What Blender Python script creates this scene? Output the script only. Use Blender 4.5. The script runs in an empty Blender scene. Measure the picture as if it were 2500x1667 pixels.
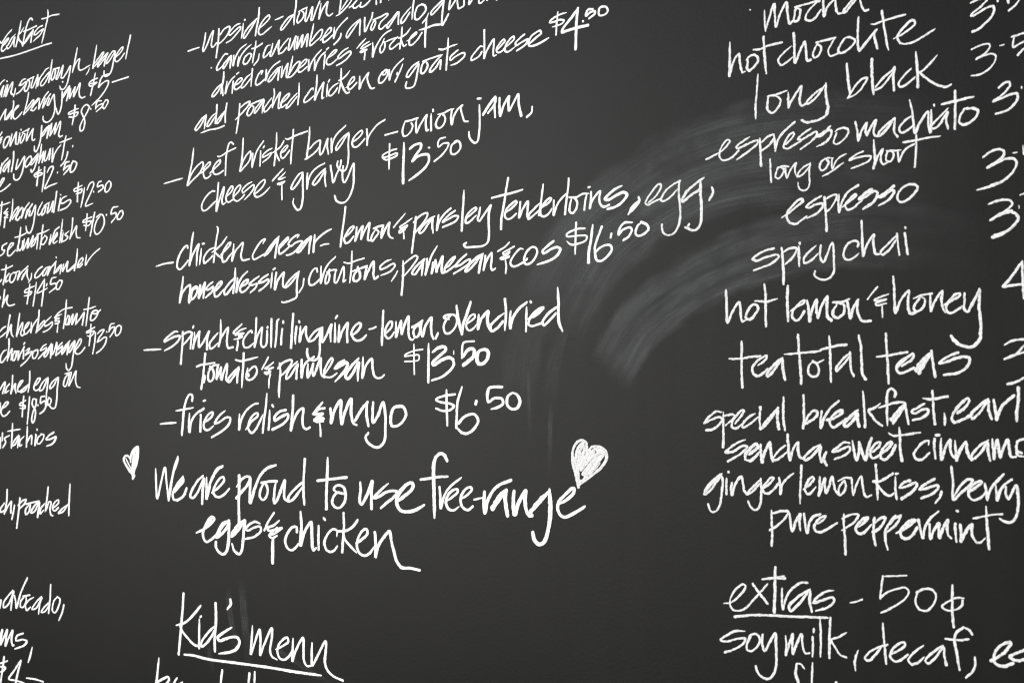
import bpy, math, random
from mathutils import Vector
scene = bpy.context.scene
C = scene.collection
R = math.radians

# ---------------------------------------------------------------- camera
cam_d = bpy.data.cameras.new('camera'); cam = bpy.data.objects.new('camera', cam_d); C.objects.link(cam)
cam_d.sensor_width = 36.0
cam_d.lens = 3470.0/2500.0*36.0
cam_d.clip_start = 0.02; cam_d.clip_end = 200.0
cam.location = (0.0, -1.6, 1.55)
cam.rotation_euler = (R(90+4.15), 0.0, R(43.0))
cam_d.dof.use_dof = True
cam_d.dof.focus_distance = 2.35
cam_d.dof.aperture_fstop = 11.0
scene.camera = cam

# ---------------------------------------------------------------- sky, sun, exposure
SUN_EL, SUN_AZ = 11.0, 50.0          # elevation; azimuth: degrees left of straight out from the board
w = bpy.data.worlds.new('World'); scene.world = w; w.use_nodes = True
nt = w.node_tree; nt.nodes.clear()
sky = nt.nodes.new('ShaderNodeTexSky'); sky.sky_type = 'NISHITA'; sky.sun_disc = False
sky.sun_elevation = R(SUN_EL)
sky.air_density = 1.0; sky.dust_density = 1.0; sky.ozone_density = 1.0
bg = nt.nodes.new('ShaderNodeBackground'); bg.inputs[1].default_value = 0.10
wo = nt.nodes.new('ShaderNodeOutputWorld')
hs = nt.nodes.new('ShaderNodeHueSaturation'); hs.inputs['Saturation'].default_value = 0.22   # thin overcast: nearly neutral sky light
nt.links.new(sky.outputs[0], hs.inputs['Color']); nt.links.new(hs.outputs[0], bg.inputs[0]); nt.links.new(bg.outputs[0], wo.inputs[0])
sun_d = bpy.data.lights.new('sun', 'SUN'); sun = bpy.data.objects.new('sun', sun_d); C.objects.link(sun)
sun_d.energy = 1.5; sun_d.angle = R(30.0); sun_d.color = (1.0, 0.997, 0.992)
sdir = Vector((-math.sin(R(SUN_AZ))*math.cos(R(SUN_EL)), -math.cos(R(SUN_AZ))*math.cos(R(SUN_EL)), math.sin(R(SUN_EL))))
sun.rotation_euler = sdir.to_track_quat('Z', 'Y').to_euler()
sun.location = sdir*20
sky.sun_rotation = math.atan2(sdir.x, sdir.y)
scene.view_settings.view_transform = 'Standard'
scene.view_settings.look = 'None'
scene.view_settings.gamma = 1.0
scene.cycles.filter_width = 1.15
scene.view_settings.exposure = 0.88

# ---------------------------------------------------------------- materials
def mat(name):
    m = bpy.data.materials.new(name); m.use_nodes = True
    m.node_tree.nodes.clear(); return m, m.node_tree
def N(t, kind, **kw):
    n = t.nodes.new(kind)
    for k, v in kw.items():
        if isinstance(k, str) and k.startswith('i_'):
            n.inputs[k[2:].replace('_', ' ')].default_value = v
        else: setattr(n, k, v)
    return n
def math_n(t, op, a, b=None, clamp=False):
    n = t.nodes.new('ShaderNodeMath'); n.operation = op; n.use_clamp = clamp
    for i, v in enumerate((a, b)):
        if v is None: continue
        if isinstance(v, (int, float)): n.inputs[i].default_value = v
        else: t.links.new(v, n.inputs[i])
    return n.outputs[0]
def maprange(t, v, a, b, c=0.0, d=1.0, smooth=False):
    n = t.nodes.new('ShaderNodeMapRange'); n.clamp = True
    if smooth: n.interpolation_type = 'SMOOTHSTEP'
    t.links.new(v, n.inputs[0])
    for i, x in enumerate((a, b, c, d)): n.inputs[i+1].default_value = x
    return n.outputs[0]
def noise(t, vec, scale, detail=3.0, rough=0.5, dist=0.0):
    n = t.nodes.new('ShaderNodeTexNoise'); n.inputs['Scale'].default_value = scale
    n.inputs['Detail'].default_value = detail; n.inputs['Roughness'].default_value = rough
    n.inputs['Distortion'].default_value = dist
    t.links.new(vec, n.inputs['Vector']); return n.outputs['Fac']
def mapping(t, vec, scale=(1, 1, 1), rot=(0, 0, 0), loc=(0, 0, 0)):
    n = t.nodes.new('ShaderNodeMapping'); n.inputs['Scale'].default_value = scale
    n.inputs['Rotation'].default_value = rot; n.inputs['Location'].default_value = loc
    t.links.new(vec, n.inputs['Vector']); return n.outputs[0]
def mixc(t, f, a, b):
    n = t.nodes.new('ShaderNodeMix'); n.data_type = 'RGBA'
    if isinstance(f, (int, float)): n.inputs[0].default_value = f
    else: t.links.new(f, n.inputs[0])
    for i, v in ((6, a), (7, b)):
        if isinstance(v, tuple): n.inputs[i].default_value = v
        else: t.links.new(v, n.inputs[i])
    return n.outputs[2]

# matt black board paint: fine roller stipple, faint cloudy residue of old chalk, tiny specks
SHEEN, SHEEN_ROUGH = .0058, .40
m_board, t = mat('blackboard_paint')
g = N(t, 'ShaderNodeNewGeometry'); pos = g.outputs['Position']
cloud = noise(t, mapping(t, pos, (1, 1, .7)), 1.3, 4, .55, .6)
wipe = noise(t, mapping(t, pos, (7, 1, .55), (0, R(-12), 0)), 3.0, 4, .6, .3)
fine = noise(t, pos, 420, 3, .7)
grain = noise(t, pos, 900, 2, .6)
speck = N(t, 'ShaderNodeTexVoronoi'); speck.inputs['Scale'].default_value = 26.0; t.links.new(pos, speck.inputs['Vector'])
sp = maprange(t, speck.outputs['Distance'], 0.0, 0.018, 1.0, 0.0)
spsel = maprange(t, noise(t, pos, 5.0, 2), 0.56, 0.60)
spk = math_n(t, 'MULTIPLY', sp, math_n(t, 'MULTIPLY', spsel, 0.25))
dust = math_n(t, 'MULTIPLY', maprange(t, cloud, .35, .75, 0, 1, True), maprange(t, wipe, .35, .7, .35, 1))
dust = math_n(t, 'ADD', math_n(t, 'MULTIPLY', dust, .0095), spk)
dust = math_n(t, 'ADD', dust, maprange(t, grain, .3, .7, -.002, .0025))
col = mixc(t, maprange(t, cloud, .4, .65), (.0038, .0049, .0052, 1), (.0064, .0066, .0066, 1))
col = mixc(t, math_n(t, 'MAXIMUM', dust, 0.0), col, (.60, .62, .63, 1))
bp = N(t, 'ShaderNodeBump'); bp.inputs['Strength'].default_value = .3; bp.inputs['Distance'].default_value = .0006
t.links.new(noise(t, pos, 210, 3, .6), bp.inputs['Height'])
d = N(t, 'ShaderNodeBsdfDiffuse'); t.links.new(col, d.inputs['Color']); d.inputs['Roughness'].default_value = .8
t.links.new(bp.outputs[0], d.inputs['Normal'])
gl = N(t, 'ShaderNodeBsdfGlossy'); gl.inputs['Color'].default_value = (.945, .965, .972, 1)
t.links.new(bp.outputs[0], gl.inputs['Normal'])
t.links.new(maprange(t, math_n(t, 'ADD', cloud, math_n(t, 'MULTIPLY', fine, .4)), .4, 1.0, SHEEN_ROUGH-.05, SHEEN_ROUGH+.05), gl.inputs['Roughness'])
lw = N(t, 'ShaderNodeLayerWeight'); lw.inputs['Blend'].default_value = .5
mx = N(t, 'ShaderNodeMixShader'); t.links.new(maprange(t, lw.outputs['Facing'], 0.0, .8, SHEEN*1.15, SHEEN*.72), mx.inputs[0])
t.links.new(d.outputs[0], mx.inputs[1]); t.links.new(gl.outputs[0], mx.inputs[2])
o = N(t, 'ShaderNodeOutputMaterial'); t.links.new(mx.outputs[0], o.inputs[0])

# chalk: powdery white, broken up where the tip skipped over the board's grain, most of all at the stroke edges
def chalk(name, tone, cover, edge, low, fs):
    m, t = mat(name)
    g = N(t, 'ShaderNodeNewGeometry'); pos = g.outputs['Position']
    uv = N(t, 'ShaderNodeUVMap'); uv.uv_map = 'stroke'
    sx = N(t, 'ShaderNodeSeparateXYZ'); t.links.new(uv.outputs[0], sx.inputs[0])
    av = math_n(t, 'ABSOLUTE', sx.outputs[1])
    n1 = noise(t, pos, fs, 4, .7)
    n2 = noise(t, pos, 34, 3, .6)
    streak = noise(t, mapping(t, uv.outputs[0], (60, 2.2, 1)), 1.0, 2, .5)
    body = math_n(t, 'ADD', math_n(t, 'MULTIPLY', n1, .55), math_n(t, 'ADD', math_n(t, 'MULTIPLY', n2, .30), math_n(t, 'MULTIPLY', streak, .25)))
    rim = maprange(t, av, .55, 1.0, 0.0, edge)
    a = maprange(t, math_n(t, 'SUBTRACT', body, rim), cover, cover+.07)
    col = mixc(t, maprange(t, math_n(t, 'ADD', math_n(t, 'MULTIPLY', n1, .6), math_n(t, 'MULTIPLY', streak, .4)), .36, .56), (tone*low*.975, tone*low*.985, tone*low*1.01, 1), (tone*.975, tone*.985, tone*1.01, 1))
    d = N(t, 'ShaderNodeBsdfDiffuse'); d.inputs['Roughness'].default_value = 0.0; t.links.new(col, d.inputs['Color'])
    tr = N(t, 'ShaderNodeBsdfTransparent'); mx = N(t, 'ShaderNodeMixShader')
    t.links.new(a, mx.inputs[0]); t.links.new(tr.outputs[0], mx.inputs[1]); t.links.new(d.outputs[0], mx.inputs[2])
    o = N(t, 'ShaderNodeOutputMaterial'); t.links.new(mx.outputs[0], o.inputs[0]); return m
m_chalk = chalk('chalk_pen', .95, .20, .18, .86, 520)
m_dry = chalk('dry_chalk', .82, .34, .28, .60, 300)

def smear(name, strength, streaks):
    m, t = mat(name)
    g = N(t, 'ShaderNodeNewGeometry'); pos = g.outputs['Position']
    uv = N(t, 'ShaderNodeUVMap'); uv.uv_map = 'stroke'
    sx = N(t, 'ShaderNodeSeparateXYZ'); t.links.new(uv.outputs[0], sx.inputs[0])
    u, v = sx.outputs[0], sx.outputs[1]
    edge_n = noise(t, mapping(t, uv.outputs[0], (2.0, 2.0, 1)), 1.5, 3, .5)
    av = math_n(t, 'ADD', math_n(t, 'ABSOLUTE', v), math_n(t, 'MULTIPLY', math_n(t, 'SUBTRACT', edge_n, .5), .38))
    side = maprange(t, av, .66, .97, 1.0, 0.0, True)
    s1 = noise(t, mapping(t, uv.outputs[0], (.7, 11*streaks, 1)), 1.0, 4, .65, .12)
    s2 = noise(t, mapping(t, uv.outputs[0], (.8, 3.5, 1), (0, 0, 0), (5, 3, 0)), 1.0, 3, .5)
    br = noise(t, pos, 14, 4, .6)
    a = math_n(t, 'MULTIPLY', maprange(t, s1, .32, .66, .68, 1.0), maprange(t, s2, .32, .60, .45, 1.0, True))
    a = math_n(t, 'MULTIPLY', a, maprange(t, br, .34, .52, .45, 1.0))
    s3 = noise(t, mapping(t, uv.outputs[0], (1.0, 30*streaks, 1), (0, 0, 0), (2, 9, 0)), 1.0, 3, .65)
    a = math_n(t, 'MULTIPLY', a, maprange(t, s3, .36, .66, .5, 1.25))
    a = math_n(t, 'MULTIPLY', a, side)
    at = N(t, 'ShaderNodeAttribute'); at.attribute_name = 'fade'
    a = math_n(t, 'MULTIPLY', a, at.outputs['Fac'])
    a = math_n(t, 'MULTIPLY', a, strength, True)
    d = N(t, 'ShaderNodeBsdfDiffuse'); d.inputs['Color'].default_value = (.62, .66, .66, 1); d.inputs['Roughness'].default_value = 1
    tr = N(t, 'ShaderNodeBsdfTransparent'); mx = N(t, 'ShaderNodeMixShader')
    t.links.new(a, mx.inputs[0]); t.links.new(tr.outputs[0], mx.inputs[1]); t.links.new(d.outputs[0], mx.inputs[2])
    o = N(t, 'ShaderNodeOutputMaterial'); t.links.new(mx.outputs[0], o.inputs[0]); return m
m_smear = smear('wiped_chalk_dust', .14, 1.0)
m_fade = smear('faint_chalk_dust', .05, .35)
m_thin = smear('rubbed_chalk_dust', .11, .3)

# ---------------------------------------------------------------- strokes
def spline(p):
    """centripetal Catmull-Rom through the points of one pull of the chalk"""
    if len(p) == 2 or (len(p) > 1 and len(p) < 2): q = p
    q = [(2*p[0][0]-p[1][0], 2*p[0][1]-p[1][1])] + p + [(2*p[-1][0]-p[-2][0], 2*p[-1][1]-p[-2][1])]
    out = []
    for i in range(1, len(q)-2):
        p0, p1, p2, p3 = q[i-1], q[i], q[i+1], q[i+2]
        def dt(a, b): return max(math.hypot(a[0]-b[0], a[1]-b[1])**.5, 1e-4)
        t0 = 0; t1 = t0+dt(p0, p1); t2 = t1+dt(p1, p2); t3 = t2+dt(p2, p3)
        n = max(2, int(math.hypot(p2[0]-p1[0], p2[1]-p1[1])/STEP))
        for k in range(n):
            s = t1+(t2-t1)*k/n; r = []
            for c in (0, 1):
                a1 = (t1-s)/(t1-t0)*p0[c]+(s-t0)/(t1-t0)*p1[c]
                a2 = (t2-s)/(t2-t1)*p1[c]+(s-t1)/(t2-t1)*p2[c]
                a3 = (t3-s)/(t3-t2)*p2[c]+(s-t2)/(t3-t2)*p3[c]
                b1 = (t2-s)/(t2-t0)*a1+(s-t0)/(t2-t0)*a2
                b2 = (t3-s)/(t3-t1)*a2+(s-t1)/(t3-t1)*a3
                r.append((t2-s)/(t2-t1)*b1+(s-t1)/(t2-t1)*b2)
            out.append(tuple(r))
    out.append(p[-1]); return out
STEP = .0013
rng = random.Random(7)

class Ribbon:
    def __init__(s): s.v = []; s.f = []; s.uv = []; s.fade = []
    def stroke(s, rx, rz, pts, h, rough=.09, taper=True, cap=True):
        c = spline(pts)
        # drop repeated points
        d = [c[0]]
        for q in c[1:]:
            if math.hypot(q[0]-d[-1][0], q[1]-d[-1][1]) > 2e-5: d.append(q)
        if len(d) < 2: d.append((d[0][0]+2e-4, d[0][1]))
        L = [0.0]
        for a, b in zip(d, d[1:]): L.append(L[-1]+math.hypot(b[0]-a[0], b[1]-a[1]))
        tot = L[-1]
        jl = jr = 0.0; press = rng.uniform(.94, 1.05)
        t_in = rng.choice((.55, .7, .9, 1.0)) if taper else 1.0
        t_out = rng.choice((.6, .85, 1.0, 1.0)) if taper else 1.0
        rows = []
        def tangent(i):
            a = d[max(0, i-1)]; b = d[min(len(d)-1, i+1)]
            x, z = b[0]-a[0], b[1]-a[1]; l = math.hypot(x, z) or 1; return x/l, z/l
        def half(nx, nz): return math.hypot(rx*nx, rz*nz)
        ph = rng.uniform(0, 50)
        for i, (x, z) in enumerate(d):
            tx, tz = tangent(i); nx, nz = -tz, tx
            k = 1.0
            ramp = 2.2*(rx+rz)
            if tot > 1.2*ramp:
                k *= t_in+(1-t_in)*min(1, L[i]/ramp)
                k *= t_out+(1-t_out)*min(1, (tot-L[i])/ramp)
            k *= press*(1+.06*math.sin(ph+L[i]*70)+.03*math.sin(ph*3+L[i]*190))
            jl = .5*jl+rng.gauss(0, rough); jr = .5*jr+rng.gauss(0, rough*1.6)
            rows.append((x, z, tx, tz, k*(1+max(-.3, min(.3, jl))), k*(1+max(-.35, min(.35, jr))), L[i]))
        if cap:
            x, z, tx, tz, a, b, l = rows[0]; e = half(tx, tz)*.95; pre = []
            for f in (1.0, .8, .45): 
                g_ = math.sqrt(max(0.02, 1-f*f)); pre.append((x-tx*e*f, z-tz*e*f, tx, tz, a*g_, b*g_, -e*f))
            x, z, tx, tz, a, b, l = rows[-1]; post = []
            for f in (.45, .8, 1.0):
                g_ = math.sqrt(max(0.02, 1-f*f)); post.append((x+tx*e*f, z+tz*e*f, tx, tz, a*g_, b*g_, tot+e*f))
            rows = pre+rows+post
        base = len(s.v); n = len(rows)
        for i, (x, z, tx, tz, a, b, l) in enumerate(rows):
            nx, nz = -tz, tx; hw = half(nx, nz); y = -(h+.00002*i/n)
            s.v += [(x+nx*hw*a, y, z+nz*hw*a), (x, y-.00015, z), (x-nx*hw*b, y, z-nz*hw*b)]
            s.uv += [(l, 1.0), (l, 0.0), (l, -1.0)]
            s.fade += [1.0]*3
            if i:
                k = base+3*i
                s.f += [(k-3, k-2, k+1, k), (k-2, k-1, k+2, k+1)]
        # a blot where the chalk turned sharply
        for j in range(1, len(pts)-1):
            ax, az = pts[j][0]-pts[j-1][0], pts[j][1]-pts[j-1][1]; bx, bz = pts[j+1][0]-pts[j][0], pts[j+1][1]-pts[j][1]
            la, lb = math.hypot(ax, az), math.hypot(bx, bz)
            if la*lb > 0 and (ax*bx+az*bz)/(la*lb) < .35:
                k0 = len(s.v); y = -(h+.00004)
                s.v.append((pts[j][0], y-.0001, pts[j][1])); s.uv.append((0, 0)); s.fade.append(1)
                for q in range(10):
                    an = 2*math.pi*q/10; rr = .93*press*rng.uniform(.9, 1.05)
                    s.v.append((pts[j][0]+rx*rr*math.cos(an), y, pts[j][1]+rz*rr*math.sin(an))); s.uv.append((0, .9)); s.fade.append(1)
                for q in range(10): s.f.append((k0, k0+1+q, k0+1+(q+1) % 10))
    def sweep(s, rx, rz, pts, h, cols=9, lead=.06):
        """a broad wipe: many columns across, fading out at both ends; u in widths along, v -1..1 across"""
        global STEP
        keep = STEP; STEP = .02; d = spline(pts); STEP = keep
        L = [0.0]
        for a, b in zip(d, d[1:]): L.append(L[-1]+math.hypot(b[0]-a[0], b[1]-a[1]))
        tot = L[-1]; r = (rx+rz)/2; base = len(s.v)
        for i, (x, z) in enumerate(d):
            a = d[max(0, i-1)]; b = d[min(len(d)-1, i+1)]; tx, tz = b[0]-a[0], b[1]-a[1]; l = math.hypot(tx, tz) or 1
            nx, nz = -tz/l, tx/l; hw = math.hypot(rx*nx, rz*nz)
            for c in range(cols):
                v = 1-2*c/(cols-1)
                s.v.append((x+nx*hw*v, -h, z+nz*hw*v)); s.uv.append((L[i]/(2*r), v))
                e0 = min(1, L[i]/(lead*tot)); e1 = min(1, (tot-L[i])/(.62*tot))
                s.fade.append((e0*e0*(3-2*e0))*(e1*e1*(3-2*e1)))
            if i:
                for c in range(cols-1):
                    k = base+i*cols+c; s.f.append((k-cols, k-cols+1, k+1, k))
    def build(s, name, m, parent, label=None):
        me = bpy.data.meshes.new(name); me.from_pydata(s.v, [], s.f)
        uvl = me.uv_layers.new(name='stroke')
        flat = []
        for lp in me.loops: flat += s.uv[lp.vertex_index]
        uvl.data.foreach_set('uv', flat)
        at = me.attributes.new('fade', 'FLOAT', 'POINT'); at.data.foreach_set('value', s.fade)
        me.materials.append(m); me.update()
        o = bpy.data.objects.new(name, me); C.objects.link(o); o.parent = parent
        if label: o['label'] = label
        return o

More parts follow.
